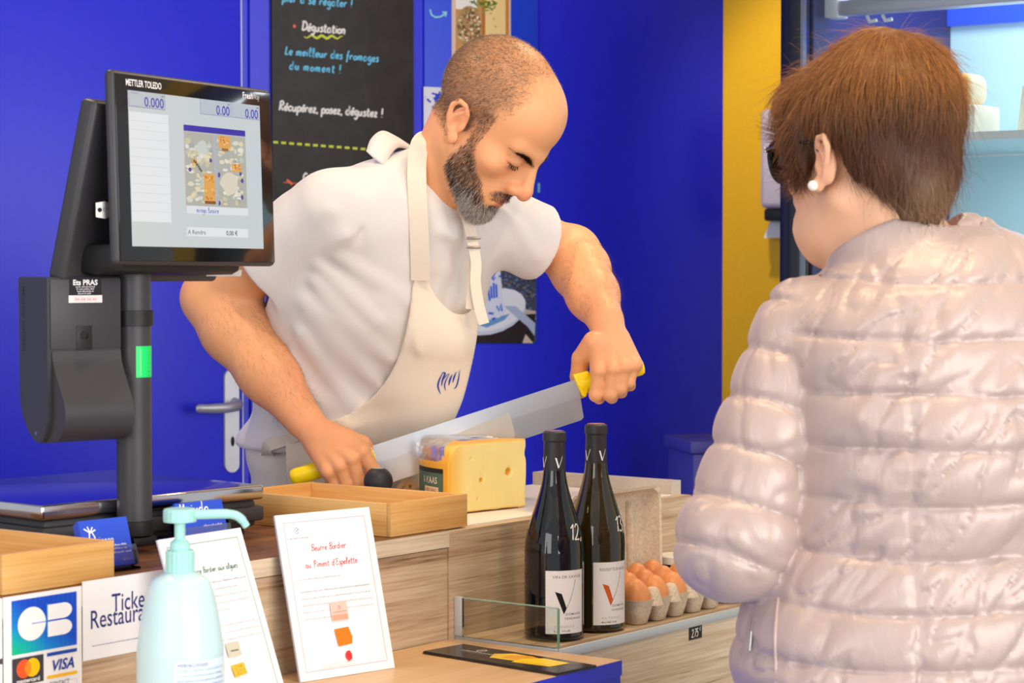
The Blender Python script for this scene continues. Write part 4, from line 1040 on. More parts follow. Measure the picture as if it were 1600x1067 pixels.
# lid: a shallow tray standing up against the panel
lw_, lh_ = PIT*NU+.004, .178
LD = Frame(CAR(-.002, PIT*NVv-.003, .0), CAR.u, None, (Vector((0, 0, 1))+CAR.v*.03).normalized()); LD.v = LD.w.cross(LD.u)
def rr(x0, x1, z0, z1, r, b, n=7, wav=0):
    out = []
    for (cx, cz, a0) in ((x1-r, z1-r, 0), (x0+r, z1-r, math.pi/2), (x0+r, z0+r, math.pi), (x1-r, z0+r, 1.5*math.pi)):
        for k in range(n):
            a = a0+math.pi/2*k/(n-1); out.append(LD(cx+r*math.cos(a), b+wav*math.sin(len(out)*1.9), cz+r*math.sin(a)))
    return out
rings = [rr(.014, lw_-.014, .012, lh_-.014, .02, .0115), rr(.006, lw_-.006, .006, lh_-.006, .02, .009), rr(0, lw_, 0, lh_, .02, -.018, wav=.0015), rr(-.003, lw_+.003, -.001, lh_+.003, .021, -.0195, wav=.0015), rr(-.003, lw_+.003, -.001, lh_+.003, .021, -.0215, wav=.0015), rr(.002, lw_-.002, .002, lh_-.002, .02, -.0205, wav=.0015), rr(.009, lw_-.009, .008, lh_-.009, .02, .004), rr(.017, lw_-.017, .014, lh_-.017, .02, .0085)]
V, F = loft(rings); lid = mk('lid', V, F, M['pulp'], ec, autosmooth=50)
for k in range(4):
    x = lw_*(.2+.2*k)
    V, F = tube_geo(catmull([LD(x, .006, lh_*.12), LD(x, .004, lh_*.5), LD(x, .006, lh_*.88)], 4), .007, 8, .5); mk('lid_rib', V, F, M['pulp'], lid, smooth=True)
M['egg'] = fine(mat('brown_eggshell', rgb(226, 150, 92), .42, sss=.15), 120, .06, .08, .0003)
prof = []
for i in range(17):
    a = math.pi*i/16; z = -math.cos(a); r = math.sin(a)*.0212*(1-.11*z); prof.append((max(r, .0002), z*.0275))
names = {0: 'front', 1: 'middle', 2: 'rear'}; ordn = ['first', 'second', 'third', 'fourth', 'fifth']
V, F = loft([[(r*math.cos(2*math.pi*k/28), r*math.sin(2*math.pi*k/28), z) for k in range(28)] for r, z in prof])
egg0 = None
for j in range(NVv):
    for i in range(NU):
        loc = CAR(PIT*(i+.5), PIT*(j+.5), .0385)
        if egg0 is None: e = egg0 = mk('egg', [Vector(v)+loc for v in V], F, M['egg'], smooth=True, origin=loc)
        else: e = egg0.copy(); COL.objects.link(e)
        e.location = loc; e.rotation_euler = (random.uniform(-.12, .12), random.uniform(-.12, .12), 0)
        meta(e, 'brown egg, %s from the wine bottles in the %s row of the carton' % (ordn[i], names[j]), 'egg', 'brown eggs in the carton')
# jars
def jar(a, b, r, h, label, lidh=.014):
    o = K(a, b, .8505); root = empty('preserve_jar', o, label, 'jar', 'jars on the display shelf')
    lathe('jar_glass', [(r*.8, 0), (r*.96, .003), (r, .008), (r, h*.72), (r*.93, h*.82), (r*.86, h-lidh)], mat('dark_preserve', rgb(30, 14, 14), .08, coat=.3), o, root, 36)
    lathe('lid', [(r*.9, h-lidh+.0002), (r*.96, h-lidh+.001), (r*.96, h-.002), (r*.9, h), (r*.6, h-.0006)], mat('white_lid', rgb(240, 234, 226), .35), o, root, 36)
    q = Print(cyl_fn(o, r, math.atan2(-o.y, -o.x)+.5, 0), .0004); q.rect(-r*.5, h*.12, r*.6, h*.6, rgb(40, 26, 26), 10); q.poly([(-r*.1, h*.2), (r*.1, h*.22), (r*.18, h*.45), (0, h*.55), (-r*.16, h*.42)], rgb(170, 40, 50)); q.build('label', root)
jar(.522, -.038, .0345, .066, 'dark jar with white lid between the egg carton lid and the sleeve')
jar(.514, -.135, .021, .031, 'small low dark jar beside the end of the egg carton', .009)
jar(.560, -.145, .024, .033, 'small low dark jar half hidden behind the padded jacket', .009)
ax, az = k_at(1086, 988, SH)
tg = box('price_tag', K, (ax-.0175, ax+.0175), (SH-.0012, SH-.0003), (az-.0095, az+.0095), M['slate']); meta(tg, 'small black price tag with white handwritten price under the shelf edge', 'price tag')
q = Print(plane_fn(K(ax, SH-.0012, az), K.u, (0, 0, 1))); q.hand('2.75', -.012, -.006, .0058, .0014, WHITE, .1, 1.2); q.hand('€', .0105, .001, .003, .0008, WHITE, .1); q.build('price_writing', tg)
# ================================================================== bodies: signed distances meshed as one surface
def _A(v): return np.asarray(v, dtype=np.float32)
def rc(a, b, ra, rb):
    a, b = _A(a), _A(b); ab = b-a; l2 = float(ab@ab)+1e-12
    def f(p):
        t = np.clip(((p-a)@ab)/l2, 0, 1); q = p-a-t[..., None]*ab
        return np.sqrt((q*q).sum(-1))-(ra+(rb-ra)*t)
    return f
def sph(c, r): return rc(c, c, r, r)
def ell(c, r, R=None):
    c, r = _A(c), _A(r); R = None if R is None else _A(R)
    def f(p):
        q = p-c
        if R is not None: q = q@R
        k0 = np.sqrt(((q/r)**2).sum(-1)); k1 = np.sqrt(((q/(r*r))**2).sum(-1))+1e-9
        return k0*(k0-1)/k1
    return f
def ecap(a, b, ra, rb, ax):
    """tapered capsule of elliptic section; ax = direction of the first radius"""
    a, b = _A(a), _A(b); ab = b-a; l = float(np.sqrt(ab@ab)); w = ab/l
    ax = _A(ax); ax = ax-w*(ax@w); ax /= np.sqrt(ax@ax); ay = np.cross(w, ax)
    ra, rb = _A(ra), _A(rb)
    def f(p):
        q = p-a; z = q@w; t = np.clip(z/l, 0, 1); r = ra+(rb-ra)*t[..., None]
        zz = z-t*l; rm = r.min(-1)
        X, Y = (q@ax)/r[..., 0], (q@ay)/r[..., 1]; Z = zz/rm
        k0 = np.sqrt(X*X+Y*Y+Z*Z); k1 = np.sqrt((X/r[..., 0])**2+(Y/r[..., 1])**2+(Z/rm)**2)+1e-9
        return k0*(k0-1)/k1
    return f
def chain(pts, rad, k=0):
    fs = [rc(pts[i], pts[i+1], rad[i], rad[i+1]) for i in range(len(pts)-1)]
    def f(p):
        d = fs[0](p)
        for g in fs[1:]: d = np.minimum(d, g(p))
        return d
    return f
def halfspace(p0, n):
    p0, n = _A(p0), _A(n); n = n/np.sqrt(n@n)
    return lambda p: (p-p0)@n
def local(fr, fn, mirror=False):
    o = _A(fr.o); B = np.stack([_A(fr.u), _A(fr.v), _A(fr.w)], 1)
    def f(p):
        q = (p-o)@B
        if mirror: q = np.concatenate([np.abs(q[..., :1]), q[..., 1:]], -1)
        return fn(q)
    return f
def smin(a, b, k):
    if k <= 0: return np.minimum(a, b)
    h = np.maximum(k-np.abs(a-b), 0)/k; return np.minimum(a, b)-h*h*k*.25
def smax(a, b, k): return -smin(-a, -b, k)
class Solid:
    def __init__(s): s.ops = []
    def u(s, f, k=.01): s.ops.append(('u', f, k)); return s
    def s(s, f, k=.005): s.ops.append(('s', f, k)); return s
    def i(s, f, k=.003): s.ops.append(('i', f, k)); return s
    def d(s, f, amp=.01): s.ops.append(('d', f, amp)); return s      # f(p, d) -> change of distance
    def ev(s, p, cull=None):
        shp = p.shape[:-1]; D = np.full(shp, 9.0, dtype=np.float32)
        for m, f, k in s.ops:
            if cull is None: idx = slice(None)
            else:
                C, R = cull; v = f(C, np.zeros(len(C), np.float32)) if m == 'd' else f(C)
                if m == 'u' or m == 's': sel = v*.55 < R+abs(k)+.004
                elif m == 'i': sel = v > -(R+k+.004)*1.8
                elif hasattr(f, 'far'): sel = f.far(C) < R
                else: sel = np.ones(len(C), bool)
                idx = np.nonzero(sel)[0]
                if not len(idx): continue
            P_ = p[idx]
            if m == 'u': D[idx] = smin(D[idx], f(P_), k)
            elif m == 's': D[idx] = smax(D[idx], -f(P_), k)
            elif m == 'i': D[idx] = smax(D[idx], f(P_), k)
            else: D[idx] = D[idx]+f(P_, D[idx])
        return D
    def slack(s): return sum(k for m, f, k in s.ops if m == 'd')
    def mesh(s, lo, hi, h, nb=8):
        lo, hi = np.array(lo, np.float64), np.array(hi, np.float64)
        nblk = np.ceil((hi-lo)/(h*nb)).astype(int)
        gi = np.stack(np.meshgrid(*[np.arange(n) for n in nblk], indexing='ij'), -1).reshape(-1, 3)
        C = (lo+(gi+.5)*nb*h).astype(np.float32); R = h*nb*.8661
        keep = np.abs(s.ev(C))*.62 < R*1.1+s.slack()+.006
        gi, C = gi[keep], C[keep]
        off = np.stack(np.meshgrid(*[np.arange(nb+1)]*3, indexing='ij'), -1).reshape(-1, 3)
        D = np.empty((len(gi), (nb+1)**3), np.float32)
        for b0 in range(0, len(gi), 1500):
            sl = slice(b0, b0+1500)
            Pp = (lo+(gi[sl][:, None, :]*nb+off[None])*h).astype(np.float32)
            D[sl] = s.ev(Pp, (C[sl], R))
        D = D.reshape(-1, nb+1, nb+1, nb+1); D[D == 0] = 1e-7
        S = D < 0
        cnt = np.zeros((len(gi), nb, nb, nb), np.int8)
        for a in (0, 1):
            for b in (0, 1):
                for c in (0, 1): cnt += S[:, a:a+nb, b:b+nb, c:c+nb]
        B, I, J, K_ = np.nonzero((cnt > 0) & (cnt < 8))
        dims = nblk*nb+2
        gx, gy, gz = gi[B, 0]*nb+I, gi[B, 1]*nb+J, gi[B, 2]*nb+K_
        ids = (gx.astype(np.int64)*dims[1]+gy)*dims[2]+gz
        val = {}
        for a in (0, 1):
            for b in (0, 1):
                for c in (0, 1): val[a, b, c] = D[B, I+a, J+b, K_+c]
        acc = np.zeros((len(B), 3)); n = np.zeros(len(B))
        for ax in range(3):
            for a in (0, 1):
                for b in (0, 1):
                    c0 = [a, b]; c0.insert(ax, 0); c1 = [a, b]; c1.insert(ax, 1)
                    d0, d1 = val[tuple(c0)], val[tuple(c1)]; m = (d0 < 0) != (d1 < 0)
                    t = np.where(m, d0/(np.where(m, d0-d1, 1)), 0)
                    q = np.tile(np.array(c0, float), (len(B), 1)); q[:, ax] = t
                    acc += q*m[:, None]; n += m
        V = lo+(np.stack([gx, gy, gz], 1)+acc/np.maximum(n, 1)[:, None])*h
        order = np.argsort(ids); ids, V = ids[order], V[order]
        Fs = []
        for ax in range(3):
            sl0 = [slice(None)]+[slice(0, nb)]*3; sl1 = [slice(None)]+[slice(0, nb)]*3; sl1[ax+1] = slice(1, nb+1)
            s0, s1 = S[tuple(sl0)], S[tuple(sl1)]
            B, I, J, K_ = np.nonzero(s0 != s1); inside = s0[B, I, J, K_]
            g = np.stack([gi[B, 0]*nb+I, gi[B, 1]*nb+J, gi[B, 2]*nb+K_], 1).astype(np.int64)
            o1, o2 = (ax+1) % 3, (ax+2) % 3; quad = []
            ok = np.ones(len(g), bool)
            for e1, e2 in ((1, 1), (0, 1), (0, 0), (1, 0)):
                q = g.copy(); q[:, o1] -= e1; q[:, o2] -= e2
                ok &= (q >= 0).all(1); ci = (q[:, 0]*dims[1]+q[:, 1])*dims[2]+q[:, 2]
                pos = np.clip(np.searchsorted(ids, ci), 0, len(ids)-1); ok &= ids[pos] == ci; quad.append(pos)
            Q = np.stack(quad, 1); Q[~inside] = Q[~inside][:, ::-1]
            Fs.append(Q[ok])
        return V, np.concatenate(Fs)
def fold(a, b, w, amp):
    g_ = rc(a, b, 0, 0)
    def f(p, d): return -amp*np.exp(-(g_(p)/w)**2)
    f.far = lambda c: g_(c)-2.4*w
    return f, abs(amp)
def vnormals(V, F):
    n = np.cross(V[F[:, 2]]-V[F[:, 0]], V[F[:, 3]]-V[F[:, 1]]); N = np.zeros_like(V)
    for k in range(4): np.add.at(N, F[:, k], n)
    return N/np.maximum(np.linalg.norm(N, axis=1), 1e-12)[:, None]
def sm(x, a, b):
    t = np.clip((x-a)/(b-a), 0, 1); return t*t*(3-2*t)
_perm = rng.permutation(256).astype(np.int64)
def vnoise(p):
    """smooth value noise, -1..1"""
    i = np.floor(p).astype(np.int64); f = (p-i).astype(np.float32); f = f*f*(3-2*f); out = 0
    for a in (0, 1):
        for b in (0, 1):
            for c in (0, 1):
                h = _perm[(_perm[(_perm[(i[..., 0]+a) & 255]+i[..., 1]+b) & 255]+i[..., 2]+c) & 255]/127.5-1
                out = out+h*(f[..., 0] if a else 1-f[..., 0])*(f[..., 1] if b else 1-f[..., 1])*(f[..., 2] if c else 1-f[..., 2])
    return out.astype(np.float32)
def strands(name, roots, dirs, length, npts, rad, mat_, parent, bend=None, jitter=.15, cols=None):
    """hair: roots (n,3), dirs (n,3) start directions, bend (n,3) where they turn to"""
    n = len(roots); dirs = dirs+rng.normal(0, jitter, dirs.shape); dirs /= np.linalg.norm(dirs, axis=1)[:, None]
    pos = np.empty((n, npts, 3)); pos[:, 0] = roots; L = np.asarray(length).reshape(-1, 1)*np.ones((n, 1))/(npts-1)
    d = dirs
    for k in range(1, npts):
        if bend is not None:
            d = d+bend/(npts-1); d = d/np.linalg.norm(d, axis=1)[:, None]
        pos[:, k] = pos[:, k-1]+d*L
    org = np.array(world_loc(parent)); hc = bpy.data.hair_curves.new(name); hc.add_curves([npts]*n)
    hc.attributes['position'].data.foreach_set('vector', (pos-org).astype(np.float32).ravel())
    ra = hc.attributes.get('radius') or hc.attributes.new('radius', 'FLOAT', 'POINT')
    prof = np.linspace(1, .25, npts)[None, :]*np.asarray(rad).reshape(-1, 1)*np.ones((n, 1))
    ra.data.foreach_set('value', prof.astype(np.float32).ravel())
    if cols is not None:
        at = hc.attributes.new('Col', 'FLOAT_COLOR', 'CURVE'); c4 = np.ones((n, 4), np.float32); c4[:, :3] = cols
        at.data.foreach_set('color', c4.ravel())
    hc.materials.append(mat_); o = bpy.data.objects.new(name, hc); COL.objects.link(o); o.parent = parent; return o
def hair_mat(name, rough=.45):
    m = mat(name, (1, 1, 1, 1), rough, spec=.35); t = NT(m); a = t.n('ShaderNodeAttribute'); a.attribute_name = 'Col'
    t.l(a.outputs['Color'], t.b.inputs['Base Color']); return m
def finger(sol, pts, radii, k=.004):
    for i in range(len(pts)-1): sol.u(rc(pts[i], pts[i+1], radii[i], radii[i+1]), k if i else .007)
# ================================================================== the cheesemonger
sp_man = P(545, 760, 3.62)
man = empty('person', (sp_man.x, sp_man.y, 0), 'bald bearded man in white t-shirt and cream apron cutting cheese behind the counter', 'person')
psi, phi = math.radians(24.5), math.radians(45)
F0 = Vector((math.cos(psi), -math.sin(psi), 0)); Zu = Vector((0, 0, 1))
HF = F0*math.cos(phi)-Zu*math.sin(phi); HU = F0*math.sin(phi)+Zu*math.cos(phi); HS = HF.cross(HU)
HO = P(762, 193, 3.41)
class HFr: pass
HD = HFr(); HD.o, HD.u, HD.v, HD.w = HO, HS, HF, HU          # local x = his right side, y = forward, z = up
J = dict(RS=P(510, 322, 3.42), LS=P(760, 338, 3.56), RE=P(333, 466, 3.55), RW=P(474, 655, 3.46), LE=P(894, 396, 3.66), LW=P(946, 500, 3.50),
         NB=P(676, 294, 3.475), CH=P(602, 425, 3.55), BE=P(560, 600, 3.65), PE=P(545, 760, 3.74))
SHD = (J['LS']-J['RS']).normalized(); SHD.z = 0; SHD.normalize()
FRT = Vector((SHD.y, -SHD.x, 0))                             # where the chest points
def build_head(B, fr, male=True):
    L = lambda f: local(fr, f, False); Mi = lambda f: local(fr, f, True)
    B.u(L(ell((0, -.014, .046), (.0765, .094, .086))), .01)
    B.u(L(ell((0, .044, .048), (.067, .053, .062))), .03)
    B.u(L(ell((0, .040, -.028), (.060, .050, .070))), .03)
    B.u(Mi(rc((.050, -.002, -.050), (.020, .072, -.094), .020, .016)), .025)
    B.u(L(ell((0, .040, -.075), (.045, .050, .030))), .02)
    B.u(L(ell((0, .080, -.099), (.024, .018, .018))), .018)
    B.u(Mi(ell((.047, .060, -.022), (.020, .022, .017))), .02)
    B.u(Mi(rc((.008, .0940, .0195), (.044, .0780, .0230), .0095, .0085)), .014)
    B.s(Mi(ell((.032, .106, .002), (.018, .015, .0125))), .014)
    B.u(Mi(ell((.0315, .0805, .0015), (.0160, .0135, .0125))), .004)
    B.u(Mi(rc((.016, .0885, .0105), (.045, .0790, .0110), .0048, .0048)), .008)      # upper lid fold
    B.s(Mi(chain([(.019, .0945, -.0045), (.031, .0955, -.0075), (.045, .0850, -.0045)], [.0012]*3)), .0025)
    B.u(L(rc((0, .086, .014), (0, .094, -.034), .0090, .0155)), .010)
    B.u(L(rc((0, .0955, .014), (0, .1175, -.026), .0075, .0100)), .010)
    B.u(L(sph((0, .1180, -.0335), .0120)), .008)
    B.u(Mi(ell((.0135, .1045, -.0375), (.0085, .0115, .0088))), .006)
    B.s(Mi(ell((.0068, .1105, -.0465), (.0042, .0060, .0045))), .003)
    B.u(L(ell((0, .0765, -.064), (.033, .022, .026))), .02)
    B.u(L(ell((0, .0960, -.0640), (.022, .0085, .0052))), .006)
    B.u(L(ell((0, .0945, -.0745), (.019, .0090, .0060))), .006)
    B.s(Mi(chain([(0, .1065, -.0693), (.014, .1015, -.0690), (.025, .0920, -.0705)], [.0016, .0015, .0012])), .003)
    B.s(L(ell((0, .0985, -.0845), (.018, .006, .005))), .008)
    # ear, leaning back
    e = lambda s_, f_, u_: (.076+(s_-.076)*1.0, f_*.95-.30*u_*.86-.003, u_*.90-.012)
    B.u(Mi(ell(e(.0775, -.006, .002), (.0075, .015, .026))), .006)
    B.u(Mi(chain([e(.077, .006, .008), e(.0825, .008, .024), e(.0875, .001, .034), e(.0905, -.012, .033), e(.0905, -.020, .020), e(.088, -.019, .002), e(.084, -.012, -.014), e(.080, -.003, -.022)], [.0032, .0036, .0040, .0042, .0042, .0040, .0038, .0036])), .003)
    B.u(Mi(ell(e(.0805, .001, -.0235), (.0052, .0085, .0095))), .005)
    B.u(Mi(chain([e(.0845, .000, .022), e(.0865, -.009, .012), e(.0850, -.011, -.002), e(.082, -.006, -.012)], [.0030, .0032, .0030, .0028])), .004)
    B.s(Mi(ell(e(.0880, -.001, .0000), (.0075, .0075, .0110))), .004)
    B.u(Mi(ell(e(.0790, .0065, -.001), (.0038, .0040, .0070))), .004)
body = Solid()
# torso under the clothes, neck, arms
body.u(ecap(J['PE'], J['BE'], (.135, .095), (.132, .095), SHD), .05)
body.u(ecap(J['BE'], J['CH'], (.132, .095), (.145, .098), SHD), .05)
body.u(rc(J['RS'].lerp(J['NB'], .25)-Vector((0, 0, .03)), J['NB']-Vector((.01, -.01, .045)), .040, .040), .05); body.u(rc(J['LS'].lerp(J['NB'], .25)-Vector((0, -.01, .03)), J['NB']-Vector((-.005, -.01, .045)), .040, .040), .05)
body.u(rc(J['CH'], J['NB']-Vector((.008, -.02, .03)), .080, .040), .04)
LP = lambda s_, f_, u_: HO+HS*s_+HF*f_+HU*u_
body.u(rc(J['NB']-Vector((.006, 0, .015)), LP(0, -.028, -.035), .052, .052), .025)
body.u(rc(J['NB']+FRT*.016-Vector((0, 0, .02)), LP(0, .012, -.07), .040, .038), .03)
def arm(S_, E_, W_, r):
    body.u(rc(S_, S_.lerp(E_, .45), r[0], r[1]), .03); body.u(rc(S_.lerp(E_, .45), E_, r[1], r[2]), .02)
    m1 = E_.lerp(W_, .25); m2 = E_.lerp(W_, .62)
    body.u(rc(E_, m1, r[3], r[4]), .02); body.u(rc(m1, m2, r[4], r[5]), .03); body.u(rc(m2, W_, r[5], r[6]), .03)
arm(J['RS'], J['RE'], J['RW'], (.052, .052, .044, .044, .051, .043, .030))
arm(J['LS'], J['LE'], J['LW'], (.050, .046, .039, .037, .043, .037, .029))
body.u(sph(J['RE']+Vector((-.006, 0, .002)), .034), .03); body.u(sph(J['LE']+Vector((.004, 0, .006)), .030), .03)
# right hand: closed round the far handle
def hand(W_, mcp, pip, dip, tip, thumb, tr, palm_back):
    for i, m_ in enumerate(mcp):
        m_ = Vector(m_); a_ = W_.lerp(m_, .10)
        body.u(ecap(a_, m_+palm_back*.004, (.0200, .0170), (.0118, .0118), (mcp[3]-mcp[0])), .010)
        body.u(rc(m_+palm_back*.014, W_.lerp(m_, .5)+palm_back*.014, .013, .018), .010)
    for i in range(4):
        m_ = Vector(mcp[i]); body.u(sph(m_-palm_back*.0012, .0112), .005)
        td = (m_-W_).normalized(); body.u(rc(m_-palm_back*.0055, m_-td*.045-palm_back*.004, .0040, .0020), .008)      # tendon
    for i in range(4):
        r0 = (.0110, .0113, .0107, .0096)[i]
        pts = [Vector(mcp[i]), Vector(pip[i]), Vector(dip[i]), Vector(tip[i])]
        body.u(rc(pts[0], pts[1], r0*.98, r0*.94), .0012); body.u(rc(pts[1], pts[2], r0*.94, r0*.86), .0014); body.u(rc(pts[2], pts[3], r0*.86, r0*.76), .0014)
        body.u(sph(pts[1]-palm_back*.0006, r0*1.02), .002)
    for i in range(len(thumb)-1): body.u(rc(thumb[i], thumb[i+1], tr[i], tr[i+1]), .008 if i == 0 else .003)
Yr, Yl = 3.465, 3.440        # knife axis at each end
R_mcp = [P(566, 706, Yl-.030), P(550, 718, Yl-.036), P(532, 729, Yl-.034), P(514, 738, Yl-.028)]
R_pip = [P(585, 736, Yl-.026), P(561, 752, Yl-.031), P(542, 756, Yl-.030), P(524, 757, Yl-.024)]
R_dip = [P(580, 752, Yl+.006), P(556, 765, Yl+.004), P(538, 768, Yl+.002), P(519, 767, Yl+.002)]
R_tip = [P(566, 742, Yl+.024), P(547, 752, Yl+.024), P(530, 757, Yl+.022), P(512, 758, Yl+.018)]
hand(J['RW'], R_mcp, R_pip, R_dip, R_tip, [P(500, 678, Yl+.0), P(540, 686, Yl-.005), P(566, 694, Yl-.002), P(578, 706, Yl+.012)], [.019, .0165, .0135, .0110], Vector((0, 1, 0)))
Yh = Yr+.008
L_mcp = [P(936, 580, Yh-.034), P(957, 577, Yh-.038), P(975, 574, Yh-.036), P(991, 570, Yh-.028)]
L_pip = [P(931, 617, Yh-.030), P(953, 616, Yh-.033), P(969, 607, Yh-.031), P(983, 597, Yh-.024)]
L_dip = [P(936, 622, Yh+.006), P(956, 621, Yh+.006), P(971, 613, Yh+.006), P(985, 603, Yh+.008)]
L_tip = [P(938, 606, Yh+.026), P(957, 602, Yh+.027), P(972, 596, Yh+.025), P(986, 588, Yh+.022)]
hand(J['LW'], L_mcp, L_pip, L_dip, L_tip, [P(928, 535, Yh-.005), P(908, 560, Yh+.012), P(903, 588, Yh+.024), P(908, 612, Yh+.024)], [.018, .0145, .0125, .0105], Vector((0, 1, 0)))
build_head(body, HD)
bl0, bh0 = (-.62, 3.25, .9), (.26, 3.86, 1.74)
V, Fq = body.mesh(bl0, bh0, .0026)
N = vnormals(V, Fq)
def to_local(V, fr): return (V-np.array(fr.o))@np.stack([np.array(fr.u), np.array(fr.v), np.array(fr.w)], 1)
lc = to_local(V, HD); s_, f_, u_ = lc[:, 0], lc[:, 1], lc[:, 2]
in_head = (np.abs(s_) < .10) & (f_ > -.13) & (f_ < .14) & (u_ > -.135) & (u_ < .16)
skin = np.array(rgb(236, 170, 122)[:3]); C = np.tile(skin, (len(V), 1))
def tint(mask, col):
    global C
    m_ = np.clip(mask, 0, 1)[:, None]; C = C*(1-m_)+np.array(col[:3])*m_
nz = vnoise((V*9).astype(np.float32)); nz2 = vnoise((V*60).astype(np.float32)); nz3 = vnoise((V*420).astype(np.float32))
C = C*(1+.05*nz+.035*nz2)[:, None]
g3 = lambda a, b, c, ra, rb_, rc_: np.exp(-(((np.abs(s_)-a)/ra)**2+((f_-b)/rb_)**2+((u_-c)/rc_)**2))*in_head
tint(.45*g3(0, .118, -.034, .02, .02, .016), rgb(222, 130, 100)); tint(.3*g3(.05, .06, -.03, .022, .03, .022), rgb(228, 146, 108))
tint(.5*g3(.085, -.01, .0, .012, .03, .035), rgb(236, 150, 120))
lips = np.maximum(g3(0, .103, -.0645, .022, .014, .0045), g3(0, .102, -.0745, .019, .014, .0052)); tint(.85*sm(lips, .25, .6), rgb(196, 110, 92))
tint(.5*g3(.032, .094, .010, .018, .02, .008), rgb(206, 140, 104)); tint(.35*g3(.034, .090, -.014, .016, .02, .006), rgb(206, 138, 108)); tint(.35*g3(.021, .098, -.040, .004, .012, .012), rgb(196, 112, 84))
tint(.8*sm(np.exp(-(((np.abs(s_))/.024)**2+((u_+.0693)/.0014)**2))*in_head*(f_ > .08), .3, .7), rgb(120, 56, 50))
# where hair grows (its own colour, not shade): cropped scalp, beard, brows, lashes
ear_m = g3(.088, -.010, -.005, .012, .022, .030) > .3
front = .036-.10*np.maximum(u_-.075, 0)-.55*np.maximum(.045-u_, 0)*(u_ > -.03)
scalp = sm(front-f_+.012*nz2+.006*nz3, -.016, .022)*sm(u_+.045-.10*np.maximum(-f_-.05, 0)+.004*nz2, .0, .022)*in_head*(~ear_m)*(np.abs(s_) > -1)
scalp *= np.where((u_ < .01) & (f_ > .012+.5*(u_+.0)), 0, 1)
top_thin = sm(u_, .10, .135)*sm(f_, -.07, -.01); scalp *= 1-.4*top_thin
tint(.46*scalp*(1+.3*nz3), rgb(92, 66, 50))
upper = -.010-1.0*(f_-.024)                       # cheek line of the beard
lowb = -.086-.62*(f_-.028)                        # along the jaw
beard = sm(upper-u_+.004*nz2, -.004, .010)*sm(f_+.003*nz2, .010, .022)*in_head*sm(u_-lowb+.004*nz2, -.004, .008)
beard *= 1-sm(g3(0, .105, -.070, .0225, .02, .0105), .30, .45)
must = sm(np.exp(-(((np.abs(s_)-.0)/.037)**2+((f_-.096)/.022)**2+((u_+.0562+.22*np.maximum(np.abs(s_)-.012, 0))/.0086)**2))*in_head, .3, .6)
side = ((np.abs(s_) > .050) & (f_ > .010) & (f_ < .034) & (u_ > -.03) & (u_ < .035))*in_head*.6
beard_m = np.maximum(np.maximum(beard, must), side*sm(f_, .010, .018))
tint(.55*beard_m*(1+.25*nz3), rgb(74, 52, 42))
brow = sm(np.exp(-(((np.abs(s_)-.031)/.0265)**2*1.0+((u_-.0160-.10*(np.abs(s_)-.03)+9*(np.abs(s_)-.034)**2)/(.0042-.07*(np.abs(s_)-.03)))**2))*in_head*(f_ > .06), .35, .7)
tint(.75*brow, rgb(60, 40, 32))
lash = np.exp(-(((np.abs(s_)-.032)/.0160)**2+((u_+.0062-8*(np.abs(s_)-.032)**2)/.0021)**2))*in_head*(f_ > .07); tint(.85*sm(lash, .3, .6), rgb(48, 32, 28))
tint((g3(.0805, .0, .0, .0035, .0035, .005) > .3)*.0, skin)
for (a, b, c_) in ((.079, .018, .042), (.078, .004, .008), (.058, .062, -.030), (.056, .045, -.052)): tint((np.exp(-(((s_-a)/.004)**2+((f_-b)/.0014)**2+((u_-c_)/.0014)**2)) > .4)*.8, rgb(90, 52, 40))
for k_ in ('RW', 'LW'):
    hx = np.linalg.norm(V-np.array(J[k_]), axis=1); tint(.22*sm(-hx, -.13, -.05), rgb(236, 150, 118))
SKIN = vcol_mat('skin', .46, .4, sss=.25)
t_ = NT(SKIN); cc = t_.coords(); t_.bump(t_.noise(cc, 420, 4, .6), .18, .0012)
mb = mk('body', V, Fq, SKIN, man, True, cols=C)
# strands of hair
def pick(mask, n):
    w = np.clip(mask, 0, None); w = w/w.sum(); return rng.choice(len(V), n, p=w)
HFn, HUn, HSn = np.array(HF), np.array(HU), np.array(HS)
ii = pick(scalp*(u_ > -.04)*(1+.0*u_), 42000); r0 = V[ii]+rng.normal(0, .0009, (len(ii), 3))
flow = -HUn*.7-HFn*.35+.0*N[ii]; hm = hair_mat('cropped_hair')
cv = np.array(rgb(104, 78, 60)[:3])*(.7+.6*rng.random((len(ii), 1))); gl_ = rng.random(len(ii)) < .34; cv[gl_] = np.array(rgb(176, 150, 124)[:3])
strands('cropped_hair', r0-N[ii]*.0005, N[ii]*.55+flow, .0034+.0022*rng.random(len(ii)), 3, .00014, hm, man, None, .26, cv)
ii = pick(beard_m*(1+1.2*sm(-u_, .05, .1)), 13000); r0 = V[ii]+rng.normal(0, .0011, (len(ii), 3))
chin = sm(-u_[ii], .062, .10)*sm(f_[ii], .035, .07)
cv = np.array(rgb(62, 43, 34)[:3])*(.6+.8*rng.random((len(ii), 1))); gl_ = rng.random(len(ii)) < (.15+.65*chin); cv[gl_] = np.array(rgb(206, 196, 186)[:3])*(.7+.4*rng.random((gl_.sum(), 1)))
strands('beard', r0-N[ii]*.0008, N[ii]*.75-HUn*.75+HFn*.1, (.0042+.0045*rng.random(len(ii)))*(1+.5*chin)*np.where(must[ii] > .4, .8, 1)*np.where(u_[ii] > -.03, .6, 1), 4, .00021, hair_mat('beard_hair'), man, np.tile(-HUn*.8-HFn*.15, (len(ii), 1)), .25, cv)
ii = pick(brow, 1500); sg = np.sign(s_[ii])[:, None]; r0 = V[ii]+rng.normal(0, .0005, (len(ii), 3))
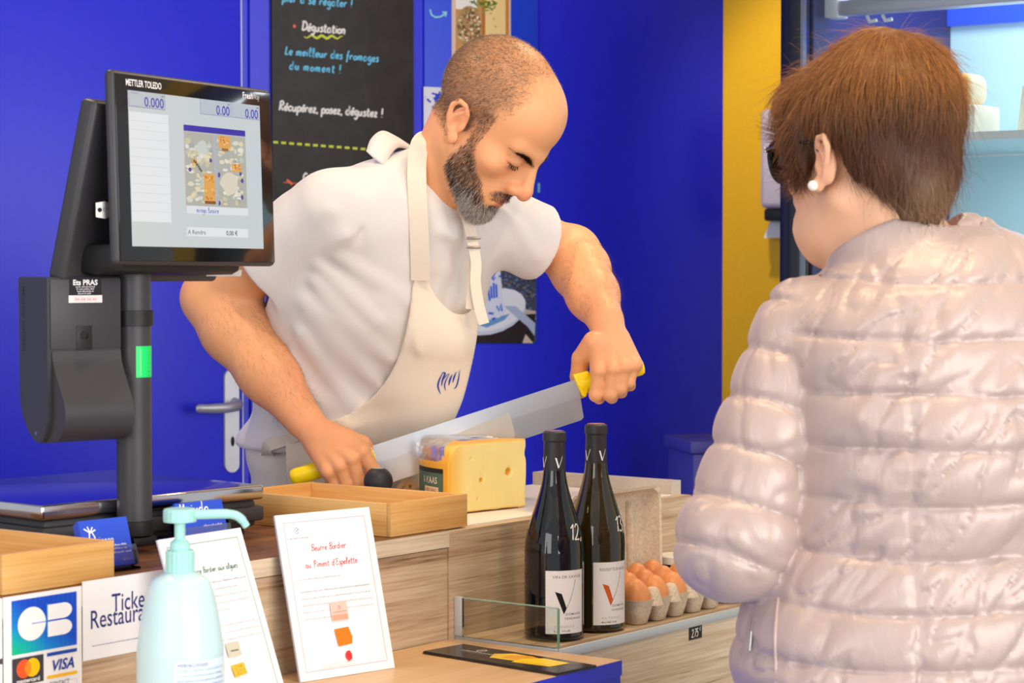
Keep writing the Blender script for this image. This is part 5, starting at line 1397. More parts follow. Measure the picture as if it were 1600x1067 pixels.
strands('eyebrows', r0-N[ii]*.0004, N[ii]*.30+HSn*sg*.9+HUn*.25, .006+.003*rng.random(len(ii)), 3, .0002, hm, man, None, .15, np.tile(np.array(rgb(52, 36, 30)[:3]), (len(ii), 1)))
ii = pick(sm(lash, .45, .8)*(f_ > .08), 220); strands('eyelashes', V[ii], N[ii]*.6-HUn*.8, .006, 4, .00022, hm, man, np.tile(HUn*.5, (len(ii), 1)), .12, np.tile(np.array(rgb(30, 22, 20)[:3]), (len(ii), 1)))
# dark down on the forearms
t1 = np.clip(((V-np.array(J['RE']))@np.array(J['RW']-J['RE']))/((J['RW']-J['RE']).length**2), 0, 1); d1 = np.linalg.norm(V-np.array(J['RE'])-t1[:, None]*np.array(J['RW']-J['RE']), axis=1)
t2 = np.clip(((V-np.array(J['LE']))@np.array(J['LW']-J['LE']))/((J['LW']-J['LE']).length**2), 0, 1); d2 = np.linalg.norm(V-np.array(J['LE'])-t2[:, None]*np.array(J['LW']-J['LE']), axis=1)
m1 = (d1 < .062)*(t1 > .12)*(t1 < .98); m2 = (d2 < .055)*(t2 > .1)*(t2 < .98)
ii = pick((m1+m2)*(.35+(N[:, 2] > .0)*1.0), 2400); dd = np.where(m1[ii][:, None] > 0, np.array((J['RW']-J['RE']).normalized()), np.array((J['LW']-J['LE']).normalized()))
strands('arm_hair', V[ii], N[ii]*.45+dd*.6+np.array((0, 0, -.35)), .009+.008*rng.random(len(ii)), 4, .00007, hm, man, None, .3, np.tile(np.array(rgb(84, 56, 40)[:3]), (len(ii), 1)))

# ---- clothes
shirt = Solid()
shirt.u(ecap(P(541, 705, 3.715), P(556, 610, 3.655), (.163, .128), (.158, .124), SHD), .04)
shirt.u(ecap(P(556, 610, 3.655), P(588, 450, 3.57), (.158, .122), (.172, .126), SHD), .06)
shirt.u(ecap(P(588, 450, 3.56), P(620, 370, 3.52), (.172, .126), (.160, .112), SHD), .06)
shirt.u(rc(J['RS']+Vector((.03, .01, -.012)), J['NB']+Vector((-.027, .01, -.018)), .058, .066), .05)
shirt.u(rc(J['LS']+Vector((-.03, .01, -.012)), J['NB']+Vector((-.007, .01, -.018)), .056, .066), .05)
rh = J['RS'].lerp(J['RE'], .53); lh = J['LS'].lerp(J['LE'], .62)
rd = (J['RE']-J['RS']).normalized(); ldv = (J['LE']-J['LS']).normalized()
def sleeve(a, b, ra, rb, p0, n):
    g_, h_ = rc(a, b, ra, rb), halfspace(p0, n)
    return lambda p: smax(g_(p), h_(p), .004)
shirt.u(sleeve(J['RS']+Vector((.005, 0, -.006)), rh+rd*.1+Vector((.006, 0, -.012)), .060, .080, rh, rd), .03)
shirt.u(sleeve(J['LS'], lh+ldv*.09+Vector((-.004, 0, -.010)), .058, .068, lh, ldv), .03)
shirt.u(ell(P(525, 690, 3.71), (.165, .14, .055)), .04)
# folds
for (a, b, w, am) in ((P(500, 415, 3.40), P(590, 500, 3.43), .012, .006), (P(495, 440, 3.41), P(610, 560, 3.47), .013, .007), (P(480, 470, 3.43), P(600, 610, 3.50), .014, .007), (P(470, 520, 3.45), P(560, 640, 3.52), .013, .006),
                      (P(530, 400, 3.39), P(640, 470, 3.44), .012, .005), (P(450, 560, 3.48), P(520, 660, 3.53), .012, .006), (P(600, 470, 3.43), P(640, 590, 3.5), .016, .005), (P(420, 640, 3.53), P(500, 700, 3.55), .012, .007),
                      (P(575, 250, 3.40), P(560, 400, 3.37), .007, -.0035), (P(440, 370, 3.44), P(520, 330, 3.36), .012, .004), (P(450, 420, 3.44), P(540, 370, 3.36), .012, .004),
                      (P(690, 360, 3.42), P(760, 400, 3.45), .011, .004), (P(790, 330, 3.5), P(840, 400, 3.56), .010, .004), (P(700, 400, 3.42), P(720, 460, 3.43), .010, .004)):
    f, am_ = fold(a, b, w, am*1.5); shirt.d(f, am_)
shirt.d(lambda p, d: .0022*vnoise(p*np.array((14, 14, 22), np.float32))+.0012*vnoise(p*np.array((40, 40, 26), np.float32)), .003)
# cut: hem, sleeve ends, neckline; openings hollowed out
shirt.i(lambda p: -(p[..., 2]-P(0, 706, 3.6).z), .012)
shirt.s(rc(rh-rd*.02+Vector((.006, 0, -.008)), rh+rd*.12, .056, .060), .002)
shirt.s(rc(lh-ldv*.012+Vector((-.003, 0, -.006)), lh+ldv*.12, .046, .048), .002)
nkd = (LP(0, -.01, -.06)-J['NB']).normalized()
nb_ = J['NB']+nkd*.005+Vector((.002, .010, 0))
shirt.s(ecap(nb_+nkd*.026, nb_+nkd*.16, (.0530, .056), (.062, .068), SHD), .003)
shirt.i(halfspace(nb_+nkd*.036, nkd), .006)
# collar rib
shirt.ops.insert(-2, ('u', ecap(nb_-nkd*.03, nb_+nkd*.028, (.0595, .063), (.0610, .066), SHD), .012))
shV, shF = shirt.mesh((-.50, 3.24, .98), (.32, 3.86, 1.62), .0035)
FAB = fine(mat('heather_jersey', rgb(226, 221, 219), .9, sheen=.25), 900, .045, .18, .0005)
shirt_o = mk('t_shirt', shV, shF, FAB, man, True)
# turned up back of the neckline
yk = catmull([P(572, 236, 3.43), P(580, 216, 3.45), P(597, 204, 3.475), P(618, 212, 3.50), P(640, 226, 3.52)], 6)
yk2 = catmull([P(600, 258, 3.425), P(610, 240, 3.44), P(622, 228, 3.46), P(640, 232, 3.485), P(660, 244, 3.50)], 6)
Vv, Ff = loft([[a, a.lerp(b, .35), a.lerp(b, .7), b, b+Vector((0, .005, -.003)), a.lerp(b, .5)+Vector((0, .006, -.003)), a+Vector((.002, .006, -.002))] for a, b in zip(yk, yk2)])
mk('neckline_facing', Vv, Ff, FAB, man, True)
# apron: lies on the shirt, bib hanging free in front
def poly_sdf(pts, n=6):
    c = catmull([(a, b, 0) for a, b in pts]+[(pts[0][0], pts[0][1], 0)], n); Q = np.array([(v.x, v.y) for v in c][:-1], np.float32)
    A_, B_ = Q, np.roll(Q, -1, 0)
    xs = np.arange(Q[:, 0].min()-60, Q[:, 0].max()+60, 3, dtype=np.float32); ys = np.arange(Q[:, 1].min()-60, Q[:, 1].max()+60, 3, dtype=np.float32)
    GX, GY = np.meshgrid(xs, ys, indexing='ij'); D = np.full(GX.shape, 1e9, np.float32); ins = np.zeros(GX.shape, bool)
    for a, b in zip(A_, B_):
        e = b-a; t = np.clip(((GX-a[0])*e[0]+(GY-a[1])*e[1])/(e@e+1e-9), 0, 1)
        D = np.minimum(D, np.hypot(GX-a[0]-t*e[0], GY-a[1]-t*e[1]))
        cr = ((a[1] > GY) != (b[1] > GY)) & (GX < (b[0]-a[0])*(GY-a[1])/(b[1]-a[1]+1e-9)+a[0]); ins ^= cr
    D = np.where(ins, -D, D)
    def f(p):
        # outline of the cloth as it falls on the torso's front (metres at the torso)
        x, y, z = p[..., 0], p[..., 1], p[..., 2]-CAMZ
        zc = y*_c-z*_s; yc = y*_s+z*_c
        px, py = CX+FPX*x/zc, CY-FPX*yc/zc
        fx = np.clip((px-xs[0])/3, 0, len(xs)-1.001); fy = np.clip((py-ys[0])/3, 0, len(ys)-1.001)
        i, j = fx.astype(int), fy.astype(int); u, v = fx-i, fy-j
        d = (D[i, j]*(1-u)+D[i+1, j]*u)*(1-v)+(D[i, j+1]*(1-u)+D[i+1, j+1]*u)*v
        return (d*zc/FPX).astype(np.float32)
    return f
apron = Solid()
for m_, f, k in shirt.ops[:8]: apron.ops.append((m_, (lambda p, f=f: f(p)-.007) if m_ == 'u' else f, k))
apron.u(ecap(P(690, 520, 3.50), P(672, 610, 3.565), (.072, .075), (.085, .090), SHD), .05)
apron.u(ecap(P(672, 600, 3.565), P(640, 700, 3.66), (.085, .090), (.120, .085), SHD), .06)
apron.u(ecap(P(560, 700, 3.70), P(545, 860, 3.74), (.180, .125), (.185, .125), SHD), .04)
for (a, b, w, am) in ((P(545, 650, 3.5), P(690, 640, 3.42), .012, -.008), (P(545, 672, 3.5), P(640, 668, 3.44), .016, .006), (P(650, 470, 3.44), P(655, 600, 3.42), .010, .004), (P(690, 500, 3.40), P(700, 600, 3.41), .014, -.004), (P(600, 690, 3.5), P(690, 668, 3.45), .010, -.005), (P(720, 500, 3.42), P(715, 620, 3.42), .008, .004)):
    f, am_ = fold(a, b, w, am); apron.d(f, am_)
apron.d(lambda p, d: .0020*vnoise(p*np.array((11, 11, 16), np.float32)), .002)
apron.i(poly_sdf([(650, 424), (667, 436), (684, 466), (708, 488), (728, 490), (742, 478), (749, 470), (746, 520), (738, 566), (724, 622), (706, 668), (694, 720), (690, 860), (470, 860), (440, 700), (492, 668), (545, 646), (590, 612), (622, 560), (638, 500), (644, 450)]), .002)
apron.i(halfspace(P(575, 600, 3.64)+FRT*.0, -FRT), .004)
av, af = apron.mesh((-.36, 3.28, .88), (.04, 3.80, 1.36), .0032)
CANV = fine(mat('cream_canvas', rgb(234, 221, 204), .85, sheen=.15), 700, .03, .15, .0005)
apr = mk('apron', av, af, CANV, man, True)
# straps: laid along the chest, snapped to the shirt
bvs = bvhtree.BVHTree.FromPolygons([tuple(v) for v in shV]+[tuple(v) for v in V], [tuple(f) for f in shF]+[tuple(int(i)+len(shV) for i in f) for f in Fq])
def strap(name, pts, w, mat_, parent, snap=True, th=.0022):
    c = catmull(pts, 8); ring = []
    for i, p in enumerate(c):
        t = (c[min(i+1, len(c)-1)]-c[max(i-1, 0)]).normalized(); o_ = p; nn = Vector((0, -1, 0))
        if snap:
            hit = bvs.find_nearest(p)
            if hit[0] is not None and (hit[0]-p).length < .05: o_ = hit[0]+hit[1]*.0045; nn = hit[1]
        ring.append([o_, t, nn])
    for k in range(2):
        ring = [[(ring[max(i-1, 0)][0]+ring[i][0]*2+ring[min(i+1, len(ring)-1)][0])/4, r[1], (ring[max(i-1, 0)][2]+r[2]+ring[min(i+1, len(ring)-1)][2]).normalized()] for i, r in enumerate(ring)]
    R_ = []
    for o_, t, nn in ring:
        sd = t.cross(nn).normalized(); nn = sd.cross(t)
        R_.append([o_+sd*w/2+nn*th, o_-sd*w/2+nn*th, o_-sd*w/2-nn*th*.3, o_+sd*w/2-nn*th*.3])
    Vv, Ff = loft(R_); return mk(name, Vv, Ff, mat_, parent, autosmooth=50)
npts = [P(700, 212, 3.58), P(682, 201, 3.525)]
for px_, py_ in ((668, 203), (658, 214), (652, 232), (650, 258), (651, 290), (654, 330), (657, 380), (657, 438)):
    r_ = ray(px_, py_).normalized(); hit = bvs.ray_cast(Vector((0, 0, CAMZ)), r_)
    npts.append((hit[0] if hit[0] is not None else P(px_, py_, 3.46))-r_*.012)
for k in range(2): npts = [npts[0]]+[npts[i]*.5+npts[i-1]*.25+npts[i+1]*.25-Vector((0, .001, 0)) for i in range(1, len(npts)-1)]+[npts[-1]]
def strap_flat(name, pts, w, mat_, parent, side, th=.0015):
    R_ = []
    c = catmull(pts, 8)
    for i, p in enumerate(c):
        t = (c[min(i+1, len(c)-1)]-c[max(i-1, 0)]).normalized(); sd = (Vector(side)-t*t.dot(Vector(side))).normalized(); nn = t.cross(sd)
        R_.append([p+sd*w/2+nn*th, p-sd*w/2+nn*th, p-sd*w/2-nn*th, p+sd*w/2-nn*th])
    Vv, Ff = loft(R_); return mk(name, Vv, Ff, mat_, parent, autosmooth=50)
strap_flat('neck_strap', npts, .029, CANV, apr, (1, -.12, 0))
strap('waist_tie', [P(505, 668, 3.50), P(470, 676, 3.52), P(440, 686, 3.56), P(412, 694, 3.62)], .02, CANV, apr)
strap('buckle_strap', [P(722, 322, 3.40), P(731, 345, 3.42), P(738, 372, 3.43), P(742, 400, 3.43), P(740, 440, 3.43), P(736, 486, 3.42)], .017, CANV, apr, False)
strap('strap_end', [P(738, 376, 3.422), P(744, 410, 3.42), P(743, 440, 3.415), P(748, 475, 3.41), P(757, 508, 3.405)], .016, CANV, apr, False)
bk_ = P(740, 378, 3.418); bf = Frame(bk_, (1, .1, 0)); bu = empty('x', (0, 0, 0)); bpy.data.objects.remove(bu)
box('buckle', bf, (-.011, .011), (-.003, .002), (-.010, -.006), mat('brass_grey_buckle', rgb(150, 140, 128), .3, .9), apr, .001)
box('buckle', bf, (-.011, .011), (-.003, .002), (.004, .008), mat('brass_grey_buckle', rgb(150, 140, 128), .3, .9), apr, .001)
# brush lettering on the bib
bva = bvhtree.BVHTree.FromPolygons([tuple(v) for v in av], [tuple(f) for f in af])
def bib(x, y, h):
    r = ray(x, -y).normalized(); hit = bva.ray_cast(Vector((0, 0, CAMZ)), r)
    if hit[0] is None: return P(x, -y, 3.42)
    return hit[0]+hit[1]*(.0012+h)
br = Print(bib); zb = lambda x, y: (660+x/13.34, -(560+y/13.34))
INK = rgb(38, 66, 176)
for st, w in (([(430, 270), (360, 420), (325, 540), (340, 640), (380, 735)], 2.4), ([(415, 300), (470, 300), (420, 440), (395, 570)], 2.6), ([(395, 480), (500, 350), (560, 305)], 1.1), ([(560, 310), (480, 470), (460, 580), (485, 660)], 1.7), ([(615, 330), (570, 440), (545, 555)], 2.6), ([(640, 272), (655, 262)], 1.2), ([(700, 270), (655, 390), (628, 500)], 2.2), ([(705, 290), (742, 262)], 1.0), ([(775, 235), (745, 420), (705, 570), (650, 630)], 1.9)):
    pts = [(v.x, v.y) for v in catmull([zb(*q)+(0,) for q in st], 6)] if len(st) > 2 else [zb(*q) for q in st]
    br.line(pts, w, INK, True)
br.build('brush_lettering', apr)
# trousers and shoes behind the counter
tr_ = Solid(); pe = P(541, 735, 3.74)
tr_.u(ecap(pe+Vector((0, 0, -.14)), pe+Vector((0, 0, .06)), (.172, .125), (.162, .118), SHD), .04)
for sgn in (-1, 1):
    hp = pe+SHD*(.085*sgn)+Vector((0, 0, -.16)); kn = hp+Vector((.02, .01, -.40)); an = kn+Vector((0, .05, -.36))
    an.z = .1
    tr_.u(rc(hp, kn, .092, .066), .05); tr_.u(rc(kn, an, .066, .056), .04)
tr_.i(lambda p: -(p[..., 2]-.07), .01); tr_.i(lambda p: p[..., 2]-(pe.z+.075), .01)
tr_.d(lambda p, d: .003*vnoise(p*np.array((12, 12, 18), np.float32)), .003)
tr_.u(ecap(pe+Vector((-.004, 0, .034)), pe+Vector((-.002, 0, .060)), (.170, .126), (.168, .124), SHD), .004)
tv, tf = tr_.mesh((-.52, 3.4, .05), (.06, 4.0, 1.12), .006); trs = mk('trousers', tv, tf, fine(mat('stone_cotton', rgb(222, 212, 204), .9), 500, .04, .15, .0005), man, True)
for sgn in (-1, 1):
    hp = pe+SHD*(.085*sgn); c = Vector((hp.x+.02, hp.y+.06, 0)); sh_ = Solid()
    sh_.u(ecap(c-FRT*.03+Vector((0, 0, .045)), c+FRT*.15+Vector((0, 0, .032)), (.042, .045), (.046, .030), SHD), .02); sh_.i(lambda p: -(p[..., 2]-.002), .006)
    v_, f_q = sh_.mesh((c.x-.3, c.y-.3, 0), (c.x+.3, c.y+.3, .14), .006); mk('shoe', v_, f_q, M['black_soft'], man, True)

# ================================================================== cheese, knife, bits on the worktop
BA, BB = P(606, 755, Yl+.004), P(912, 655, Yr+.004)
KU = (BB-BA); KL = KU.length; KU.normalize(); up_ = (P(760, 560, 3.45)-P(760, 620, 3.45)); KW = (up_-KU*up_.dot(KU)).normalized()
KN = Frame(BA, KU, KU.cross(KW)*-1, KW)
kf_ = empty('cheese_knife', KN(KL/2, 0, 0), 'long two handled cheese knife with yellow handles held over the cheese', 'knife')
def kat(px, py):
    q = PP(px, py, KN.o, KN.v); d = q-KN.o; return d.dot(KN.u), d.dot(KN.w)
spine = .0013
lowp = [kat(606, 755.5), kat(908, 656.5), kat(912, 652)]; topp = [kat(577, 698), kat(900, 592.5), kat(902, 592)]
def along(pts, t):
    return (pts[0][0]+(pts[1][0]-pts[0][0])*t/.985, pts[0][1]+(pts[1][1]-pts[0][1])*t/.985) if t < .985 else tuple(pts[1][k]+(pts[2][k]-pts[1][k])*(t-.985)/.015 for k in (0, 1))
R_ = []
for t in [i/12*.985 for i in range(13)]+[1.0]:
    (xa, za), (xb, zb_) = along(lowp, t), along(topp, t); xm, zm = xa+(xb-xa)*.56, za+(zb_-za)*.56
    R_.append([KN(xa, -.0002, za), KN(xm, -spine, zm), KN(xb, -spine*1.1, zb_), KN(xb, spine*1.1, zb_), KN(xm, spine, zm), KN(xa, .0002, za)])
Vv, Ff = loft(R_); blade = mk('blade', Vv, Ff, mat('blade_steel', rgb(206, 208, 213), .32, 1), kf_)
t_ = NT(blade.data.materials[0]); cc = t_.coords((4, 4, 260), (0, math.atan2(KU.z, KU.x), 0)); t_.bump(t_.noise(cc, 3, 3), .06, .0005)
# smear of cheese on the steel
smq = [kat(*q) for q in ((676, 694), (745, 664), (796, 645), (804, 676), (803, 688), (762, 702), (720, 714), (690, 722))]
rings = [[KN(x, -spine*1.1-h_, z) for x, z in smq] for h_ in (.0001, .0005)]
SMR = mat('cheese_smear', rgb(226, 222, 214), .45, alpha=.35); Vv, Ff = loft(rings); mk('cheese_smear', Vv, Ff, SMR, blade)
YEL = mat('yellow_handle', rgb(255, 222, 6), .35)
def handle(a, b, r, flip):
    c = [a.lerp(b, t) for t in (0, .04, .12, .3, .55, .8, .93, .98, 1.0)]; rr_ = [.0135, .0145, .0125, .0115, .0128, .0122, .0128, .011, .005]
    V_, F_ = tube_geo(c, [x*r for x in rr_], 20, .72, KW); return mk('handle', V_, F_, YEL, kf_, autosmooth=60)
handle(P(905, 602, Yr+.004), P(1006, 570, Yr+.004), 1.15, 1)
handle(P(584, 706, Yl+.004), P(454, 748, Yl+.004), 1.08, -1)
bol = [[KN(x, b, z) for x, b, z in ((kat(894, 585)[0], b_, kat(894, 585)[1]), (kat(919, 579)[0], b_, kat(919, 579)[1]), (kat(921, 600)[0], b_, kat(921, 600)[1]), (kat(915, 620)[0], b_, kat(915, 620)[1]), (kat(909, 619)[0], b_, kat(909, 619)[1]))] for b_ in (-.010, .010)]
bmh = bmesh.new(); Vv, Ff = loft(bol); vv = [bmh.verts.new(v) for v in Vv]; [bmh.faces.new([vv[i] for i in f]) for f in Ff]
bmesh.ops.recalc_face_normals(bmh, faces=bmh.faces); bmesh.ops.bevel(bmh, geom=list(bmh.edges), offset=.002, segments=2, affect='EDGES', profile=.5)
bm_mk('handle_bolster', bmh, YEL, kf_, autosmooth=50)
# the wedge: cut from a wheel, rind to the left
A0 = Vector((.022, 3.440, 1.0045)); RW_ = .165; HC = .105
def wedge(p):
    q = p-_A(A0); r = np.hypot(q[..., 0], q[..., 1]); z = q[..., 2]
    rd_ = .034; dx = np.maximum(r-(RW_-rd_), 0); dz = np.maximum(np.abs(z-HC/2)-(HC/2-rd_), 0)
    d = np.hypot(dx, dz)-rd_; d = np.maximum(d, np.maximum(r-RW_, np.abs(z-HC/2)-HC/2))
    a1, a2 = math.radians(225), math.radians(172)
    n1 = _A((-math.sin(a1), math.cos(a1), 0))*-1; n2 = _A((-math.sin(a2), math.cos(a2), 0))
    d1_ = -(q@n1); d2_ = -(q@n2)
    return np.maximum(np.maximum(d, d1_), d2_)
a1 = math.radians(225); e1 = Vector((math.cos(a1), math.sin(a1), 0)); out_n = Vector((-math.sin(a1), math.cos(a1), 0))
def wq(px, py): return PP(px, py, A0, out_n)
ch = Solid().u(wedge, 0)
chs = wedge(np.array([A0+Vector((math.cos(math.radians(200))*.1, math.sin(math.radians(200))*.1, .05))], np.float32))[0]
if chs > 0:
    raise RuntimeError('wedge inside out')
for px, py, r in ((795, 737, .0068), (753, 750, .0046), (747, 780, .0030), (737, 717, .0026), (814, 708, .0016), (720, 760, .0016), (776, 768, .0014)):
    c = wq(px, py); ch.s(ell(c, (r, r*1.0, r*.95)), .0012)
ch.d(lambda p, d: .0006*vnoise(p*70), .0008)
cv_, cf_ = ch.mesh((-.16, 3.27, 1.0), (.04, 3.52, 1.13), .0021)
q = cv_-np.array(A0); rr_ = np.hypot(q[:, 0], q[:, 1]); zz = q[:, 2]
edge = np.maximum(sm(rr_, RW_-.012, RW_-.002), np.maximum(sm(zz, HC-.006, HC-.001), sm(-zz, -.005, -.001)))
onface = np.abs(q@np.array(out_n)) < .0022
pale = np.array(rgb(253, 228, 152)[:3]); rind = np.array(rgb(246, 176, 58)[:3]); near = np.array(rgb(248, 200, 92)[:3])
cc_ = pale*(1-sm(rr_, RW_-.04, RW_-.008)[:, None])+near*sm(rr_, RW_-.04, RW_-.008)[:, None]
ek = np.where(onface, sm(edge, .5, 1)*.8, edge)[:, None]; cc_ = cc_*(1-ek)+rind*ek
inh = (q@np.array(out_n)*1 > .0012) & (rr_ < RW_-.02) & (zz > .008) & (zz < HC-.008)
cc_[(np.abs(q@np.array(out_n)) > .0025) & (rr_ < RW_-.025) & (zz > .006) & (zz < HC-.006)] = np.array(rgb(240, 172, 60)[:3])
CHM = vcol_mat('cheese', .42, .4, sss=.25)
cheese = mk('cheese_wedge', cv_, cf_, CHM, None, True, cols=cc_, origin=A0)
meta(cheese, 'large pale yellow holed cheese wedge with orange rind under the knife', 'cheese')
lab = Print(cyl_fn(A0, RW_, math.radians(206), 0), .0006)
lab.rect(-.05, .022, .043, .063, rgb(84, 108, 88), 24); lab.rect(-.05, .060, .043, .067, rgb(44, 40, 36), 24); lab.rect(-.05, .020, .043, .023, rgb(44, 40, 36), 24)
lab.type('KAAS', -.004, .044, .0098, rgb(230, 214, 186), .015, 'l', fit=.032)
for k_ in range(4):
    a = math.pi/4*k_; lab.line([(-.014+.0055*math.cos(a), .049+.0055*math.sin(a)), (-.014-.0055*math.cos(a), .049-.0055*math.sin(a))], .0014, rgb(214, 200, 172))
lab.rect(-.012, .028, .032, .039, rgb(236, 196, 156), 12); lab.type('VIER GANG', -.008, .031, .0052, rgb(90, 70, 50), .0, 'l', fit=.034)
lab.build('rind_label', cheese)
# crumpled clear film on the top and rind
film_v, film_f = [], []
nu, nv = 30, 18
for i in range(nu):
    for j in range(nv):
        a = math.radians(224-50*i/(nu-1)); v_ = j/(nv-1)
        if v_ < .6: r_ = RW_*(.35+1.05*v_); z = HC+.002-max(0, r_-RW_+.02)**2*20
        else: r_ = RW_+.003; z = HC-.006-(v_-.6)*.055
        r_ = min(r_, RW_+.003); k_ = .0022+.0022*float(vnoise(np.array([a*14, v_*7, 3.3], np.float32)))+.001*float(vnoise(np.array([a*40, v_*22, 1.3], np.float32)))
        film_v.append(A0+Vector((math.cos(a)*(r_+k_*.6), math.sin(a)*(r_+k_*.6), z+k_)))
        if i and j: film_f.append(((i-1)*nv+j-1, (i-1)*nv+j, i*nv+j, i*nv+j-1))
M['film'] = pane_mat('clear_film', (.985, .985, .99, 1), 1.3, .3); mk('clear_film', film_v, film_f, M['film'], cheese, True)
# black ball knob
kb = P(591, 752, 3.37); kb_ = Vector((kb.x, kb.y, 1.0035)); rk = .0222
prof = [(.018, 0), (.019, .002), (.016, .005), (.008, .008), (.007, .014)]
zc = kb.z-1.0035
for i in range(13):
    a = -math.pi/2+.35+(math.pi-.35-.52)*i/12; prof.append((rk*math.cos(a), zc+rk*math.sin(a)))
prof += [(rk*.42, zc+rk*.89)]
kn_ = lathe('ball_knob', prof, fine(mat('black_rubber', rgb(40, 40, 50), .5), 700, .2, .2, .0003), kb_, None, 40)
meta(kn_, 'black ball knob with flat top standing behind the bamboo tray', 'knob')
lathe('knob_cap', [(rk*.40, zc+rk*.892), (rk*.40, zc+rk*.90)], satin, kb_, kn_, 30)
# bundle of tan twine
tw = empty('twine_bundle', P(634, 772, 3.50), 'knotted bundle of tan twine lying on the worktop left of the cheese', 'twine'); tw.location.z = 1.0035
TW = fine(mat('tan_twine', rgb(222, 184, 134), .8), 900, .2, .4, .0006)
for i in range(5):
    pts = [P(618+3*i+random.uniform(-2, 2), 786-2*i, 3.49+.006*i), P(622+5*i, 764-2*i, 3.485+.005*i), P(636+3*i, 752+2*i, 3.48+.004*i), P(650, 760+5*i, 3.485), P(653, 782, 3.49+.006*i)]
    for q_ in pts: q_.z = max(q_.z, 1.0095)
    tube('strand', catmull(pts, 6), .0046, TW, tw, 8)
tube('knot', catmull([P(634, 760, 3.478), P(642, 752, 3.474), P(648, 760, 3.474), P(640, 768, 3.474), P(634, 760, 3.474)], 6), .0052, TW, tw, 8)
# ================================================================== the customer
wsp = P(1465, 900, 2.62)
wom = empty('person', (wsp.x, wsp.y, 0), 'woman with short auburn hair in pale pink padded jacket seen from behind', 'person')
wpsi = math.radians(35); wph = math.radians(8)
G0 = Vector((-math.sin(wpsi), math.cos(wpsi), 0))
WF = G0*math.cos(wph)-Zu*math.sin(wph); WUp = G0*math.sin(wph)+Zu*math.cos(wph); WS = WF.cross(WUp)
WO = P(1358, 246, 2.62)
WD = HFr(); WD.o, WD.u, WD.v, WD.w = WO, WS, WF, WUp
WLp = lambda s_, f_, u_: WO+WS*s_+WF*f_+WUp*u_
bpsi = math.radians(24); BF = Vector((-math.sin(bpsi), math.cos(bpsi), 0)); BS = Vector((math.cos(bpsi), math.sin(bpsi), 0))   # body front, right side
WJ = dict(NB=P(1405, 372, 2.60), LS=P(1256, 510, 2.60), UT=P(1440, 470, 2.60), MT=P(1478, 700, 2.62), HP=P(1476, 1000, 2.64), PE=P(1492, 1180, 2.66),
          LE=P(1150, 846, 2.56))
WJ['RS'] = WJ['UT']+BS*.185+Vector((0, 0, .005)); WJ['LW'] = WJ['LE']+Vector((.022, .215, .012)); WJ['RE'] = WJ['RS']+BS*.07+Vector((0, 0, -.27)); WJ['RW'] = WJ['RE']+BF*.20-BS*.10+Vector((0, 0, .03))
wb_ = Solid()
build_head(wb_, WD)
wb_.u(rc(WJ['NB']+Vector((0, 0, -.06)), WLp(0, -.032, -.04), .052, .050), .025)
wb_.u(rc(WJ['NB']+BF*.04+Vector((0, 0, -.06)), WLp(0, .01, -.075), .052, .040), .03)
wb_.u(ell(WLp(0, .06, -.075), (.05, .045, .035)), .03)
wb_.u(ecap(WJ['UT'], WJ['MT'], (.13, .08), (.13, .09), BS), .04); wb_.u(ecap(WJ['MT'], WJ['HP'], (.13, .09), (.15, .10), BS), .04)
wb_.u(rc(WJ['UT']+Vector((0, 0, -.03)), WJ['NB']+Vector((0, 0, -.08)), .05, .052), .04)
for a_, b_, c_ in (('LS', 'LE', 'LW'), ('RS', 'RE', 'RW')):
    wb_.u(rc(WJ[a_]+Vector((0, 0, -.015)), WJ[b_], .036, .036), .02); wb_.u(rc(WJ[b_], WJ[c_], .036, .024), .02); wb_.u(rc(WJ[a_]+Vector((0, 0, -.02)), WJ['UT']+Vector((0, 0, -.05)), .034, .045), .03)
def relaxed_hand(W_, fw, side, dn):
    k0 = W_+fw*.085
    for i in range(4):
        m_ = k0+side*(.027-.018*i)+fw*(-.002*abs(i-1)); L_ = (.040, .045, .041, .032)[i]; r0 = (.0085, .0088, .0083, .0075)[i]
        wb_.u(ecap(W_.lerp(m_, .1), m_, (.018, .014), (.0115, .0105), side), .01)
        p1 = m_+fw*L_*.95+dn*L_*.35; p2 = p1+fw*L_*.35+dn*L_*.55; p3 = p2-fw*L_*.05+dn*L_*.5
        wb_.u(rc(m_, p1, r0*1.1, r0), .006); wb_.u(rc(p1, p2, r0, r0*.92), .002); wb_.u(rc(p2, p3, r0*.92, r0*.8), .002)
    t0 = W_+fw*.03+side*.022; t1 = t0+fw*.035+side*.022+dn*.012; t2 = t1+fw*.03+side*.004+dn*.012
    wb_.u(rc(t0, t1, .015, .011), .008); wb_.u(rc(t1, t2, .011, .0085), .003)
relaxed_hand(WJ['LW'], Vector((.05, 1, 0)).normalized(), Vector((1, -.05, 0)).normalized(), Vector((0, 0, -1))); relaxed_hand(WJ['RW'], (BF*.9-BS*.4).normalized(), -(BS*.9+BF*.4).normalized(), Vector((0, 0, -1)))
wV, wF_ = wb_.mesh((.12, 2.2, .70), (.82, 3.05, 1.70), .0032)
wN = vnormals(wV, wF_); lc = to_local(wV, WD); s_, f_, u_ = lc[:, 0], lc[:, 1], lc[:, 2]
in_head = (np.abs(s_) < .10) & (f_ > -.13) & (f_ < .14) & (u_ > -.135) & (u_ < .16)
C = np.tile(np.array(rgb(240, 188, 152)[:3]), (len(wV), 1)); C = C*(1+.04*vnoise((wV*9).astype(np.float32))+.03*vnoise((wV*60).astype(np.float32)))[:, None]
tint(.5*g3(.085, -.01, .0, .012, .03, .035), rgb(240, 164, 128)); tint(.4*g3(.05, .06, -.03, .022, .03, .022), rgb(238, 160, 130))
